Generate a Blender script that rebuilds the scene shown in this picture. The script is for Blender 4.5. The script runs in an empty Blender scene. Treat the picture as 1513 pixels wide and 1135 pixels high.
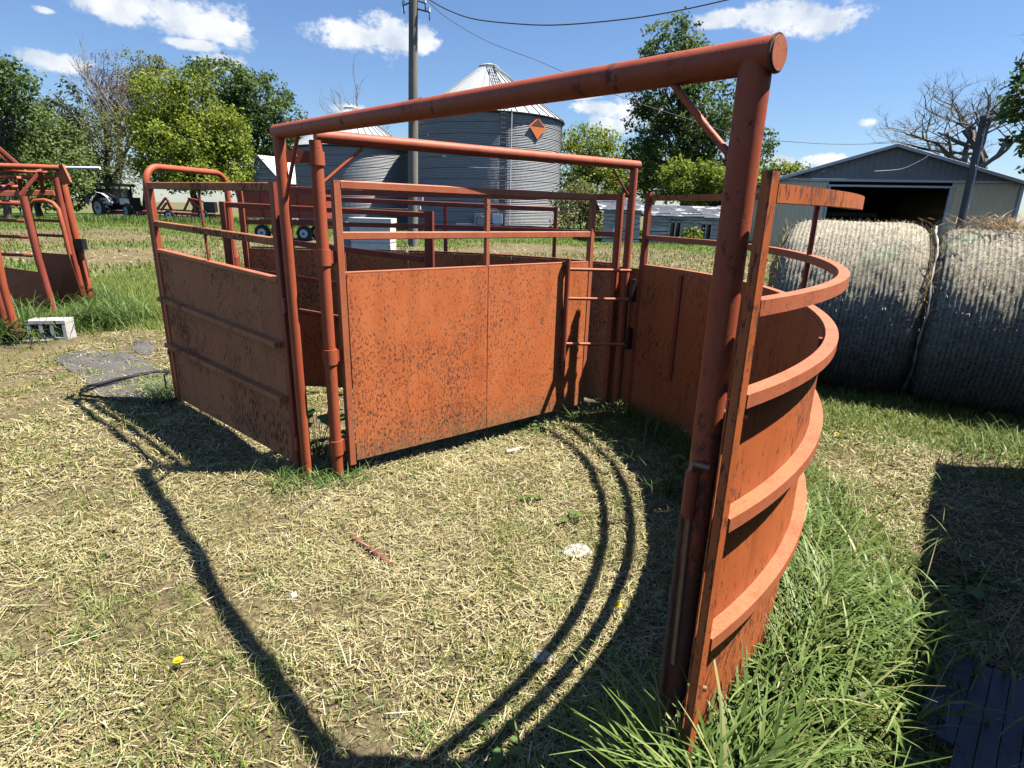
import bpy, math, random
import numpy as np
from mathutils import Vector, Matrix
random.seed(7); rng = np.random.default_rng(7)
S = bpy.context.scene
COL = S.collection
R_ = math.radians

# ------------------------------------------------------------------ camera
FPX, PITCH, ROLL, HC = 850.9, 0.2929, 0.026, 1.6
_fw = Vector((0, math.cos(PITCH), -math.sin(PITCH)))
_up0 = Vector((0, math.sin(PITCH), math.cos(PITCH)))
_rt = Vector((1, 0, 0)) * math.cos(ROLL) + _up0 * math.sin(ROLL)
_up = _up0 * math.cos(ROLL) - Vector((1, 0, 0)) * math.sin(ROLL)
cd = bpy.data.cameras.new('camera'); cam = bpy.data.objects.new('camera', cd); COL.objects.link(cam)
M = Matrix((( _rt.x, _up.x, -_fw.x, 0), (_rt.y, _up.y, -_fw.y, 0), (_rt.z, _up.z, -_fw.z, HC), (0, 0, 0, 1)))
cam.matrix_world = M
cd.sensor_width = 36; cd.lens = FPX / 1513 * 36; cd.clip_end = 3000; cd.clip_start = 0.05
S.camera = cam

def ray(u, v): return _rt * ((u - 756.5) / FPX) - _up * ((v - 567.5) / FPX) + _fw
def at(u, v, Y):
    d = ray(u, v); return Vector((0, 0, HC)) + d * (Y / d.y)
def gp(u, v, z=0.0):
    d = ray(u, v); return Vector((0, 0, HC)) + d * ((z - HC) / d.z)

# ------------------------------------------------------------------ light
SUN_EL, SUN_AZ = R_(62.5), R_(1.5)
sdir = Vector((math.cos(SUN_EL) * math.cos(SUN_AZ), math.cos(SUN_EL) * math.sin(SUN_AZ), math.sin(SUN_EL)))
sl = bpy.data.lights.new('sun', 'SUN'); sl.energy = 5.0; sl.angle = R_(0.53); sl.color = (1, .955, .88)
so = bpy.data.objects.new('sun', sl); COL.objects.link(so); so.rotation_euler = sdir.to_track_quat('Z', 'Y').to_euler(); so.location = (4, 0, 12)
S.view_settings.view_transform = 'Standard'; S.view_settings.look = 'None'
S.view_settings.exposure = 1.28; S.view_settings.gamma = 1; S.view_settings.use_curve_mapping = False
S.render.engine = 'CYCLES'
S.cycles.max_bounces = 6; S.cycles.diffuse_bounces = 0; S.cycles.glossy_bounces = 3; S.cycles.transparent_max_bounces = 6
S.cycles.use_denoising = True; S.cycles.sample_clamp_indirect = 6

# ------------------------------------------------------------------ world: sky + fair weather clouds by direction
w = bpy.data.worlds.new('World'); S.world = w; w.use_nodes = True
nt = w.node_tree; nt.nodes.clear()
def wn(t): return nt.nodes.new(t)
def wl(a, b): nt.links.new(a, b)
sky = wn('ShaderNodeTexSky'); sky.sky_type = 'NISHITA'; sky.sun_disc = False; sky.sun_elevation = SUN_EL
sky.sun_rotation = R_(90) - SUN_AZ; sky.air_density = 1.15; sky.dust_density = 0.25; sky.ozone_density = 2.6; sky.altitude = 300
bg = wn('ShaderNodeBackground'); bg.inputs[1].default_value = 0.05
skt = wn('ShaderNodeMixRGB'); skt.blend_type = 'MULTIPLY'; skt.inputs[0].default_value = 1; skt.inputs[2].default_value = (.83, .965, 1.19, 1); wl(sky.outputs[0], skt.inputs[1]); wl(skt.outputs[0], bg.inputs[0])
tc = wn('ShaderNodeTexCoord')
def vm(op, a, b=None):
    n = wn('ShaderNodeVectorMath'); n.operation = op
    wl(a, n.inputs[0])
    if b is not None:
        if hasattr(b, 'links'): wl(b, n.inputs[1])
        else: n.inputs[1].default_value = b
    return n.outputs['Value'] if op == 'DOT_PRODUCT' else n.outputs[0]
def ma(op, a, b=None, c=None, clamp=False):
    n = wn('ShaderNodeMath'); n.operation = op; n.use_clamp = clamp
    for i, x in enumerate((a, b, c)):
        if x is None: continue
        if hasattr(x, 'links'): wl(x, n.inputs[i])
        else: n.inputs[i].default_value = x
    return n.outputs[0]
dirv = vm('NORMALIZE', tc.outputs['Generated'])
nz = wn('ShaderNodeTexNoise'); nz.inputs['Scale'].default_value = 17; nz.inputs['Detail'].default_value = 7; nz.inputs['Roughness'].default_value = .6
mp = wn('ShaderNodeMapping'); mp.inputs['Scale'].default_value = (1, 1, 1.5); wl(dirv, mp.inputs[0]); wl(mp.outputs[0], nz.inputs['Vector'])
nzw = ma('MULTIPLY_ADD', nz.outputs['Fac'], 2.0, -1.0)
clouds = []   # (direction, half width, half height, density)
def cl(u, v, ru, rv, k=1.0):
    d = ray(u, v).normalized(); sc = 1 / (FPX * math.sqrt(1 + ((u - 756.5) / FPX) ** 2 + ((v - 567.5) / FPX) ** 2))
    clouds.append((d, ru * sc, rv * sc, k))
for c in ((165, 8, 85, 28), (285, 32, 80, 34), (330, 48, 55, 26), (292, 66, 60, 10), (78, 90, 52, 15), (330, 92, 36, 15), (545, 55, 100, 22), (580, 50, 52, 32),
          (1065, 30, 42, 14), (1150, 28, 72, 26), (1215, 32, 72, 24), (890, 158, 48, 11), (935, 165, 60, 26), (920, 185, 60, 20), (1145, 238, 30, 10), (1222, 236, 34, 10),
          (1282, 181, 16, 8, .35), (860, 142, 50, 7, .7), (520, 166, 40, 12), (65, 15, 22, 8, .45), (625, 60, 30, 20), (20, 210, 60, 20, .8), (1170, 245, 30, 9), (100, 180, 40, 12, .7)):
    cl(*c)
for i in range(26):   # the rest of the sky carries the same scattered clouds
    a = random.uniform(40, 320) - 180; a = math.radians(90 + (a + 180)); e = math.radians(random.uniform(6, 60))
    d = Vector((math.cos(a) * math.cos(e), math.sin(a) * math.cos(e), math.sin(e)))
    clouds.append((d, random.uniform(.05, .14), random.uniform(.02, .05), 1.0))
acc = None; shade = None
for d, sx, sy, k in clouds:
    rt = d.cross(Vector((0, 0, 1))).normalized(); up = rt.cross(d).normalized()
    a = ma('MULTIPLY', vm('DOT_PRODUCT', dirv, tuple(rt)), 1 / sx); b = ma('MULTIPLY', vm('DOT_PRODUCT', dirv, tuple(up)), 1 / sy)
    f = vm('DOT_PRODUCT', dirv, tuple(d))
    q = ma('SUBTRACT', 1.0, ma('SQRT', ma('MULTIPLY_ADD', a, a, ma('MULTIPLY', b, b))))
    q = ma('ADD', q, ma('MULTIPLY', ma('LESS_THAN', f, 0.3), -9))
    if k != 1.0: q = ma('ADD', q, (k - 1) * .5)
    acc = q if acc is None else ma('MAXIMUM', acc, q)
nz3 = wn('ShaderNodeTexNoise'); nz3.inputs['Scale'].default_value = 75; nz3.inputs['Detail'].default_value = 6; nz3.inputs['Roughness'].default_value = .62; wl(mp.outputs[0], nz3.inputs['Vector'])
dens = ma('ADD', ma('MULTIPLY_ADD', nzw, 0.95, acc), ma('MULTIPLY_ADD', nz3.outputs['Fac'], 1.0, -.5))
mr = wn('ShaderNodeMapRange'); mr.interpolation_type = 'SMOOTHSTEP'; mr.inputs['From Min'].default_value = 0.0; mr.inputs['From Max'].default_value = 0.55
wl(dens, mr.inputs['Value'])
nz2 = wn('ShaderNodeTexNoise'); nz2.inputs['Scale'].default_value = 19; nz2.inputs['Detail'].default_value = 5; wl(dirv, nz2.inputs['Vector'])
crp = wn('ShaderNodeValToRGB'); crp.color_ramp.elements[0].position = .36; crp.color_ramp.elements[0].color = (.60, .67, .77, 1)
crp.color_ramp.elements[1].position = .6; crp.color_ramp.elements[1].color = (.96, .97, 1, 1); wl(nz2.outputs[0], crp.inputs[0])
bgc = wn('ShaderNodeBackground'); bgc.inputs[1].default_value = .47; wl(crp.outputs[0], bgc.inputs[0])
mx = wn('ShaderNodeMixShader'); wl(ma('MULTIPLY', mr.outputs[0], .95), mx.inputs[0]); wl(bg.outputs[0], mx.inputs[1]); wl(bgc.outputs[0], mx.inputs[2])
ow = wn('ShaderNodeOutputWorld'); wl(mx.outputs[0], ow.inputs[0])

# ------------------------------------------------------------------ materials
def mat(name):
    m = bpy.data.materials.new(name); m.use_nodes = True; n = m.node_tree; n.nodes.clear()
    o = n.nodes.new('ShaderNodeOutputMaterial'); b = n.nodes.new('ShaderNodeBsdfPrincipled'); n.links.new(b.outputs[0], o.inputs[0])
    return m, n, b, o
def noise(n, scale, detail=4, rough=.6, stretch=(1, 1, 1), coord=None, dist=0):
    if coord is None:
        g = n.nodes.new('ShaderNodeNewGeometry'); coord = g.outputs['Position']
    mp = n.nodes.new('ShaderNodeMapping'); mp.inputs['Scale'].default_value = stretch; n.links.new(coord, mp.inputs[0])
    t = n.nodes.new('ShaderNodeTexNoise'); t.inputs['Scale'].default_value = scale; t.inputs['Detail'].default_value = detail
    t.inputs['Roughness'].default_value = rough; t.inputs['Distortion'].default_value = dist
    n.links.new(mp.outputs[0], t.inputs['Vector']); return t.outputs['Fac']
def mth(n, op, a, b=None, c=None, clamp=False):
    q = n.nodes.new('ShaderNodeMath'); q.operation = op; q.use_clamp = clamp
    for i, x in enumerate((a, b, c)):
        if x is None: continue
        if hasattr(x, 'links'): n.links.new(x, q.inputs[i])
        else: q.inputs[i].default_value = x
    return q.outputs[0]
def ramp(n, x, stops):
    r = n.nodes.new('ShaderNodeValToRGB'); e = r.color_ramp.elements
    while len(e) < len(stops): e.new(.5)
    for i, (p, c) in enumerate(stops):
        e[i].position = p; e[i].color = (*c, 1) if not isinstance(c, (int, float)) else (c, c, c, 1)
    n.links.new(x, r.inputs[0]); return r.outputs[0]
def mixc(n, f, a, b):
    q = n.nodes.new('ShaderNodeMixRGB')
    for i, x in enumerate((f, a, b)):
        if hasattr(x, 'links'): n.links.new(x, q.inputs[i])
        elif isinstance(x, (int, float)): q.inputs[i].default_value = x
        else: q.inputs[i].default_value = (*x, 1)
    return q.outputs[0]
def bump(n, b, h, strength=.3, dist=.01):
    q = n.nodes.new('ShaderNodeBump'); q.inputs['Strength'].default_value = strength; q.inputs['Distance'].default_value = dist
    n.links.new(h, q.inputs['Height']); n.links.new(q.outputs[0], b.inputs['Normal'])
MC = {}
def simple(name, c, rough=.7, metal=0, var=.25, scale=6, bumpk=.15, stretch=(1, 1, 1), spec=.4):
    if name in MC: return MC[name]
    m, n, b, o = mat(name)
    f = noise(n, scale, 6, .65, stretch); f2 = noise(n, scale * 7, 4, .6, stretch)
    ff = mth(n, 'MULTIPLY_ADD', f2, .4, mth(n, 'MULTIPLY', f, .6))
    n.links.new(ramp(n, ff, [(.3, tuple(x * (1 - var) for x in c)), (.7, tuple(min(1, x * (1 + var)) for x in c))]), b.inputs['Base Color'])
    b.inputs['Roughness'].default_value = rough; b.inputs['Metallic'].default_value = metal; b.inputs['Specular IOR Level'].default_value = spec
    if bumpk: bump(n, b, ff, bumpk, .01)
    MC[name] = m; return m
def paint(name, c1, c2, rust=(.055, .022, .014), thr=.62, scale=55, zs=.45, chip=.70, big=.30, dust=0.0, rough=.55, low=0, mud=0):
    m, n, b, o = mat(name)
    L = noise(n, 1.7, 4, .6); fade = noise(n, 6, 5, .65, (1, 1, .6)); fine = noise(n, scale, 5, .7, (1, 1, zs), dist=.3)
    fk = mth(n, 'ADD', fine, mth(n, 'MULTIPLY_ADD', L, big, -big * .5))
    m1 = mth(n, 'SMOOTHSTEP' if False else 'MULTIPLY', mth(n, 'SUBTRACT', fk, thr), 18, clamp=True)
    ch = noise(n, 11, 8, .72, (1, 1, .5)); m2 = mth(n, 'MULTIPLY', mth(n, 'SUBTRACT', ch, chip), 30, clamp=True)
    mk = mth(n, 'MAXIMUM', m1, m2)
    if low:      # bare rust climbing the post from the ground, where stock rubbed the paint away
        g = n.nodes.new('ShaderNodeNewGeometry'); sp = n.nodes.new('ShaderNodeSeparateXYZ'); n.links.new(g.outputs['Position'], sp.inputs[0])
        hgt = mth(n, 'MULTIPLY', mth(n, 'SUBTRACT', low + .35, sp.outputs['Z']), 1.1, clamp=True)
        rn = mth(n, 'ADD', noise(n, 26, 7, .75, (1, 1, .6)), mth(n, 'MULTIPLY_ADD', noise(n, 5, 4, .6, (1, 1, .3)), .7, -.35))
        mk = mth(n, 'MAXIMUM', mk, mth(n, 'MULTIPLY', mth(n, 'SUBTRACT', mth(n, 'ADD', rn, mth(n, 'MULTIPLY', hgt, .34)), .62), 9, clamp=True))
    base = mixc(n, mth(n, 'MULTIPLY', mth(n, 'SUBTRACT', fade, .3), 2.2, clamp=True), c1, c2)
    stain = noise(n, 9, 5, .6, (1, 1, .12)); base = mixc(n, mth(n, 'MULTIPLY', mth(n, 'SUBTRACT', stain, .52), 3.0, clamp=True), base, tuple(x * .62 for x in c1))
    if dust:
        dn = noise(n, 130, 3, .6); base = mixc(n, mth(n, 'MULTIPLY', mth(n, 'MULTIPLY', mth(n, 'SUBTRACT', dn, .45), 5, clamp=True), dust), base, (.36, .27, .16))
    if mud:      # dried splashes and straw dust along the foot of the sheet
        g = n.nodes.new('ShaderNodeNewGeometry'); sp = n.nodes.new('ShaderNodeSeparateXYZ'); n.links.new(g.outputs['Position'], sp.inputs[0])
        mf = mth(n, 'ADD', mth(n, 'MULTIPLY', mth(n, 'SUBTRACT', mud, sp.outputs['Z']), 1.6), mth(n, 'MULTIPLY_ADD', noise(n, 38, 6, .75), 2.2, -1.25))
        base = mixc(n, mth(n, 'MULTIPLY', mth(n, 'MULTIPLY', mf, 2.5, clamp=True), .8), base, mixc(n, noise(n, 90, 3, .6), (.10, .075, .038), (.30, .23, .12)))
    rc = mixc(n, noise(n, 30, 4, .6), rust, tuple(min(1, x * 2.6) for x in rust))
    n.links.new(mixc(n, mth(n, 'MULTIPLY', mk, .92), base, rc), b.inputs['Base Color'])
    n.links.new(mth(n, 'MULTIPLY_ADD', mk, .3, rough), b.inputs['Roughness']); b.inputs['Specular IOR Level'].default_value = .35
    hh = mth(n, 'MULTIPLY_ADD', mk, -1.0, mth(n, 'MULTIPLY', noise(n, 140, 3, .6), .35)); bump(n, b, hh, .35, .003)
    return m
P_GATE = paint('gate paint', (.56, .142, .042), (.66, .20, .068), thr=.54, scale=85, zs=.55, chip=.68, big=.28, mud=.34)
P_PIPE = paint('pipe paint', (.35, .070, .027), (.43, .108, .046), thr=.625, scale=75, zs=.8, chip=.685)
P_POST = paint('post paint', (.32, .063, .025), (.40, .095, .043), thr=.64, scale=45, zs=.8, chip=.60, big=.5, low=.95)
P_RAIL = paint('rail paint', (.42, .100, .038), (.50, .15, .068), thr=.605, scale=95, zs=1, chip=.67, dust=.25)
P_SIDE = paint('side panel paint', (.44, .125, .040), (.50, .18, .06), rust=(.045, .020, .012), thr=.54, scale=75, zs=.3, chip=.65, big=.6, dust=.55, rough=.75)
P_WALL = paint('curved wall paint', (.44, .105, .028), (.52, .145, .045), thr=.568, scale=60, zs=.32, chip=.645, big=.45, mud=.25)
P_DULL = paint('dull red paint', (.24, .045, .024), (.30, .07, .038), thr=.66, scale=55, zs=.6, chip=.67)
IRON = simple('bare rusty iron', (.13, .065, .042), .8, 0, .5, 30, .4)
WORN = simple('worn pin steel', (.24, .14, .10), .5, .4, .3, 40, .2)
BLACK = simple('black rubber', (.022, .022, .024), .8, 0, .3, 8)
MATM = simple('dusty mat', (.085, .078, .070), .9, 0, .55, 5, .3)
DKMAT = simple('dark ribbed plastic', (.055, .062, .085), .55, 0, .3, 4, .1)
CONC = simple('concrete block', (.50, .47, .41), .9, 0, .2, 25, .4)
GALV = simple('galvanised sheet', (.36, .365, .37), .6, .12, .10, 2.5, 0)
GALVR = simple('galvanised roof', (.40, .42, .43), .55, .15, .10, 2.0, 0)
DARKM = simple('dark weathered steel', (.06, .065, .075), .6, .3, .3)
WOODP = simple('weathered pole wood', (.20, .18, .14), .9, 0, .4, 7, .4, (1, 1, .08))
GREYW = simple('grey weathered boards', (.58, .48, .37), .9, 0, .95, 1.6, .4, (.5, .5, 5))
WHITE = simple('white painted steel', (.78, .78, .76), .5, 0, .06, 3, 0)
BEIGE = simple('beige barn steel', (.82, .66, .42), .5, 0, .08, 1.2, 0)
SLATE = simple('grey gable steel', (.21, .215, .225), .5, 0, .12, 1.5, 0)
TRIM = simple('light trim steel', (.55, .57, .58), .5, 0, .08, 3, 0)
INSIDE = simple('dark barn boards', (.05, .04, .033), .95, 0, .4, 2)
SHINGLE, n, b, o = mat('patched tar roof'); n.links.new(ramp(n, noise(n, 1.1, 6, .7, (1, 1, 2)), [(.30, (.028, .034, .045)), (.56, (.07, .08, .10)), (.60, (.42, .43, .46)), (.70, (.5, .5, .52))]), b.inputs['Base Color']); b.inputs['Roughness'].default_value = .85
ORANGE = simple('orange sign paint', (.60, .165, .05), .5, 0, .12, 2, 0)
BROWN = simple('dark brown sign paint', (.10, .035, .02), .5, 0, .1, 2, 0)
MRED = simple('machinery red', (.36, .075, .05), .55, 0, .3, 2, 0)
MBLK = simple('machinery black', (.018, .019, .021), .35, .1, .3, 2, 0)
SILVER = simple('silver fender', (.62, .60, .62), .4, .2, .1, 2, 0)
BARK = simple('tree bark', (.12, .095, .075), .95, 0, .4, 3, .5, (1, 1, .3))
BARKG = simple('grey dead bark', (.22, .195, .165), .95, 0, .35, 2, .4, (1, 1, .3))
HOSE = simple('black hose', (.012, .012, .014), .5, 0, .2)
STONE = simple('pale stone', (.42, .37, .30), .9, 0, .25, 14, .5)
HAYB = simple('golden loose hay', (.42, .27, .11), .95, 0, .45, 25, .5)
GLASSM, n_, b_, o_ = mat('dark cab glass'); b_.inputs['Base Color'].default_value = (.02, .025, .03, 1); b_.inputs['Roughness'].default_value = .08

def leafmat(name, stops, trans=.35, rough=.6):
    m, n, b, o = mat(name); a = n.nodes.new('ShaderNodeAttribute'); a.attribute_name = 'tint'
    c = ramp(n, a.outputs['Fac'], stops); n.links.new(c, b.inputs['Base Color']); b.inputs['Roughness'].default_value = rough; b.inputs['Specular IOR Level'].default_value = .3
    t = n.nodes.new('ShaderNodeBsdfTranslucent'); n.links.new(c, t.inputs[0])
    x = n.nodes.new('ShaderNodeMixShader'); x.inputs[0].default_value = trans
    n.links.new(b.outputs[0], x.inputs[1]); n.links.new(t.outputs[0], x.inputs[2]); n.links.new(x.outputs[0], o.inputs[0]); return m
STRAW = leafmat('dry straw', [(0, (.065, .042, .022)), (.25, (.17, .125, .058)), (.55, (.36, .295, .135)), (.85, (.52, .46, .245)), (1, (.64, .59, .38))], .12, .7)
GRASS = leafmat('short grass', [(0, (.06, .09, .016)), (.4, (.125, .175, .028)), (.75, (.215, .26, .05)), (1, (.36, .34, .11))], .35)
LUSH = leafmat('long grass', [(0, (.050, .085, .016)), (.5, (.13, .205, .046)), (.85, (.25, .335, .10)), (1, (.46, .43, .20))], .36, .45)
WEED = leafmat('weed leaves', [(0, (.05, .10, .02)), (1, (.14, .22, .05))], .3)
HAYF = leafmat('bale fibres', [(0, (.13, .105, .065)), (.4, (.30, .25, .165)), (.8, (.46, .40, .28)), (1, (.58, .53, .40))], .1, .8)

# ------------------------------------------------------------------ mesh helpers
class MB:
    def __init__(s): s.v = []; s.f = []
    def add(s, vs, fs):
        o = len(s.v); s.v += [tuple(p) for p in vs]; s.f += [tuple(i + o for i in f) for f in fs]; return s
    def box(s, c, d, rot=None):
        c = Vector(c); x, y, z = (q / 2 for q in d); P = []
        for sx in (-x, x):
            for sy in (-y, y):
                for sz in (-z, z):
                    q = Vector((sx, sy, sz)); P.append(c + (rot @ q if rot is not None else q))
        return s.add(P, [(0, 1, 3, 2), (4, 6, 7, 5), (0, 4, 5, 1), (2, 3, 7, 6), (0, 2, 6, 4), (1, 5, 7, 3)])
    def beam(s, p0, p1, w, h, up=(0, 0, 1), ch=.12):
        """rectangular tube with slightly chamfered corners; h is measured along up"""
        p0 = Vector(p0); p1 = Vector(p1); d = (p1 - p0).normalized(); u = Vector(up)
        sd = d.cross(u)
        if sd.length < 1e-4: sd = d.cross(Vector((1, 0, 0)))
        sd.normalize(); u = sd.cross(d).normalized(); c = min(w, h) * ch; a, b = w / 2, h / 2
        pr = [(-a + c, -b), (a - c, -b), (a, -b + c), (a, b - c), (a - c, b), (-a + c, b), (-a, b - c), (-a, -b + c)]
        V = [p + sd * x + u * y for p in (p0, p1) for x, y in pr]
        return s.add(V, [(i, (i + 1) % 8, 8 + (i + 1) % 8, 8 + i) for i in range(8)] + [tuple(range(7, -1, -1)), tuple(range(8, 16))])
    def tube(s, pts, r, n=12, caps=True):
        pts = [Vector(p) for p in pts]; rr = r if isinstance(r, (list, tuple)) else [r] * len(pts)
        V = []; F = []; prev = None
        for i, p in enumerate(pts):
            t = (pts[min(i + 1, len(pts) - 1)] - pts[max(i - 1, 0)]).normalized()
            if prev is None:
                a = t.orthogonal().normalized()
            else:
                a = prev - t * prev.dot(t)
                a = a.normalized() if a.length > 1e-6 else t.orthogonal().normalized()
            prev = a; b = t.cross(a)
            V += [p + (a * math.cos(2 * math.pi * k / n) + b * math.sin(2 * math.pi * k / n)) * rr[i] for k in range(n)]
        for i in range(len(pts) - 1):
            F += [(i * n + k, i * n + (k + 1) % n, (i + 1) * n + (k + 1) % n, (i + 1) * n + k) for k in range(n)]
        if caps: F += [tuple(range(n - 1, -1, -1)), tuple((len(pts) - 1) * n + k for k in range(n))]
        return s.add(V, F)
    def arc(s, C, r0, r1, z0, z1, t0, t1, n, dz=None):
        V = []; F = []
        for i in range(n + 1):
            t = R_(t0 + (t1 - t0) * i / n); c, q = math.cos(t), math.sin(t)
            for r, z in ((r0, z0), (r1, z0), (r1, z1), (r0, z1)):
                V.append((C[0] + r * c, C[1] + r * q, z + (dz(math.degrees(t), z) if dz else 0)))
        for i in range(n):
            for k in range(4): F.append((i * 4 + k, i * 4 + (k + 1) % 4, i * 4 + 4 + (k + 1) % 4, i * 4 + 4 + k))
        F += [(3, 2, 1, 0), tuple(n * 4 + k for k in range(4))]
        return s.add(V, F)
    def lathe(s, C, prof, n=48, a0=0, a1=360):
        V = []; F = []; full = abs(a1 - a0) >= 360; m = n if full else n + 1; k = len(prof)
        for i in range(m):
            t = R_(a0 + (a1 - a0) * i / n)
            V += [(C[0] + r * math.cos(t), C[1] + r * math.sin(t), C[2] + z) for r, z in prof]
        for i in range(n):
            j = (i + 1) % m
            F += [(i * k + q, j * k + q, j * k + q + 1, i * k + q + 1) for q in range(k - 1)]
        return s.add(V, F)
    def poly(s, pts, th, up=(0, 0, 1)):
        """flat plate: polygon pts extruded by th along up"""
        u = Vector(up) * th; n = len(pts); P = [Vector(p) for p in pts]
        return s.add(P + [p + u for p in P], [tuple(range(n - 1, -1, -1)), tuple(range(n, 2 * n))] + [(i, (i + 1) % n, n + (i + 1) % n, n + i) for i in range(n)])
    def build(s, name, m, parent=None, smooth=False, label=None, cat=None, group=None, kind=None, origin=None):
        o0 = Vector((0, 0, 0)); p = parent
        while p is not None: o0 += p.location; p = p.parent
        loc = Vector((0, 0, 0))
        if origin is not None: loc = Vector(origin) - o0; o0 = Vector(origin)
        me = bpy.data.meshes.new(name); me.from_pydata([(a - o0.x, b - o0.y, c - o0.z) for a, b, c in s.v], [], s.f); me.update()
        if smooth:
            me.polygons.foreach_set('use_smooth', [True] * len(me.polygons)); me.set_sharp_from_angle(angle=R_(38))
        me.materials.append(m); o = bpy.data.objects.new(name, me); COL.objects.link(o); o.location = loc
        if parent is not None: o.parent = parent
        return tag(o, label, cat, group, kind)
def tag(o, label=None, cat=None, group=None, kind=None):
    for k, v in (('label', label), ('category', cat), ('group', group), ('kind', kind)):
        if v: o[k] = v
    return o
def thing(name, loc, label, cat, group=None):
    o = bpy.data.objects.new(name, None); COL.objects.link(o); o.location = loc; o.empty_display_size = .2
    return tag(o, label, cat, group)
def children(o): return [c for c in bpy.data.objects if c.parent == o]
def copy_tree(o, parent=None):
    c = o.copy(); COL.objects.link(c); c.parent = parent
    for ch in children(o): copy_tree(ch, c)
    return c

def npmesh(name, V, F4, m, parent=None, tint=None, smooth=False, origin=(0, 0, 0), **kw):
    """fast mesh of quads from numpy arrays"""
    me = bpy.data.meshes.new(name); V = np.asarray(V, np.float32) - np.array(origin, np.float32); F4 = np.asarray(F4, np.int32)
    me.vertices.add(len(V)); me.vertices.foreach_set('co', V.ravel()); k = F4.shape[1]
    me.loops.add(F4.size); me.loops.foreach_set('vertex_index', F4.ravel()); me.polygons.add(len(F4))
    me.polygons.foreach_set('loop_start', np.arange(0, F4.size, k, dtype=np.int32)); me.polygons.foreach_set('loop_total', np.full(len(F4), k, np.int32))
    if smooth: me.polygons.foreach_set('use_smooth', np.ones(len(F4), bool))
    me.update(calc_edges=True)
    if tint is not None:
        a = me.attributes.new('tint', 'FLOAT', 'POINT'); a.data.foreach_set('value', np.asarray(tint, np.float32))
    me.materials.append(m); o = bpy.data.objects.new(name, me); COL.objects.link(o)
    if parent is not None: o.parent = parent
    else: o.location = origin
    return tag(o, **kw)

def blades(P, yaw, L, W, a0, a1, seg, tint, face=None):
    """N curved tapering blades; a0, a1 = lean from the vertical at the foot and the tip"""
    N = len(P); h = np.c_[np.cos(yaw), np.sin(yaw), np.zeros(N)]
    sw = yaw + math.pi / 2 if face is None else face
    sd = np.c_[np.cos(sw), np.sin(sw), np.zeros(N)]
    pos = P.copy(); V = np.zeros((N, seg + 1, 2, 3))
    for k in range(seg + 1):
        t = k / seg; wd = (W * (1 - .85 * t ** 1.6) if seg > 1 else W * (1 - .4 * t)) * .5
        if seg > 2 and k == 0: wd = wd * .6
        V[:, k, 0] = pos - sd * wd[:, None]; V[:, k, 1] = pos + sd * wd[:, None]
        if k < seg:
            a = a0 + (a1 - a0) * ((k + .5) / seg)
            pos = pos + (h * np.sin(a)[:, None] + np.array([0, 0, 1]) * np.cos(a)[:, None]) * (L / seg)[:, None]
    base = (np.arange(N) * (seg + 1) * 2)[:, None]
    F = np.concatenate([base + np.array([[2 * k, 2 * k + 1, 2 * k + 3, 2 * k + 2]]) for k in range(seg)], 0)
    return V.reshape(-1, 3), F, np.repeat(tint, (seg + 1) * 2)
def merge(parts):
    Vs, Fs, Ts = [], [], []; o = 0
    for V, F, T in parts: Vs.append(V); Fs.append(F + o); Ts.append(T); o += len(V)
    return np.concatenate(Vs), np.concatenate(Fs), np.concatenate(Ts)

def hsh(ix, iy, seed):
    with np.errstate(over='ignore'):
        n = (ix.astype(np.int64) * 374761393 + iy.astype(np.int64) * 668265263 + seed * 974634777) & 0x7fffffff
        n = (n ^ (n >> 13)) * 1274126177 & 0x7fffffff
        return ((n ^ (n >> 16)) & 0xffff) / 65535.0
def vn(x, y, s, seed=0, octv=3):
    x = np.asarray(x, float) * s; y = np.asarray(y, float) * s; t = 0; a = 1; tot = 0
    for k in range(octv):
        ix = np.floor(x); iy = np.floor(y); fx = x - ix; fy = y - iy; fx = fx * fx * (3 - 2 * fx); fy = fy * fy * (3 - 2 * fy)
        A = hsh(ix, iy, seed + k); B = hsh(ix + 1, iy, seed + k); Cc = hsh(ix, iy + 1, seed + k); Dd = hsh(ix + 1, iy + 1, seed + k)
        t = t + a * (A * (1 - fx) * (1 - fy) + B * fx * (1 - fy) + Cc * (1 - fx) * fy + Dd * fx * fy); tot += a; a *= .5; x = x * 2.03; y = y * 2.03
    return t / tot
def ss(a, b, x): t = np.clip((np.asarray(x, float) - a) / (b - a), 0, 1); return t * t * (3 - 2 * t)

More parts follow.
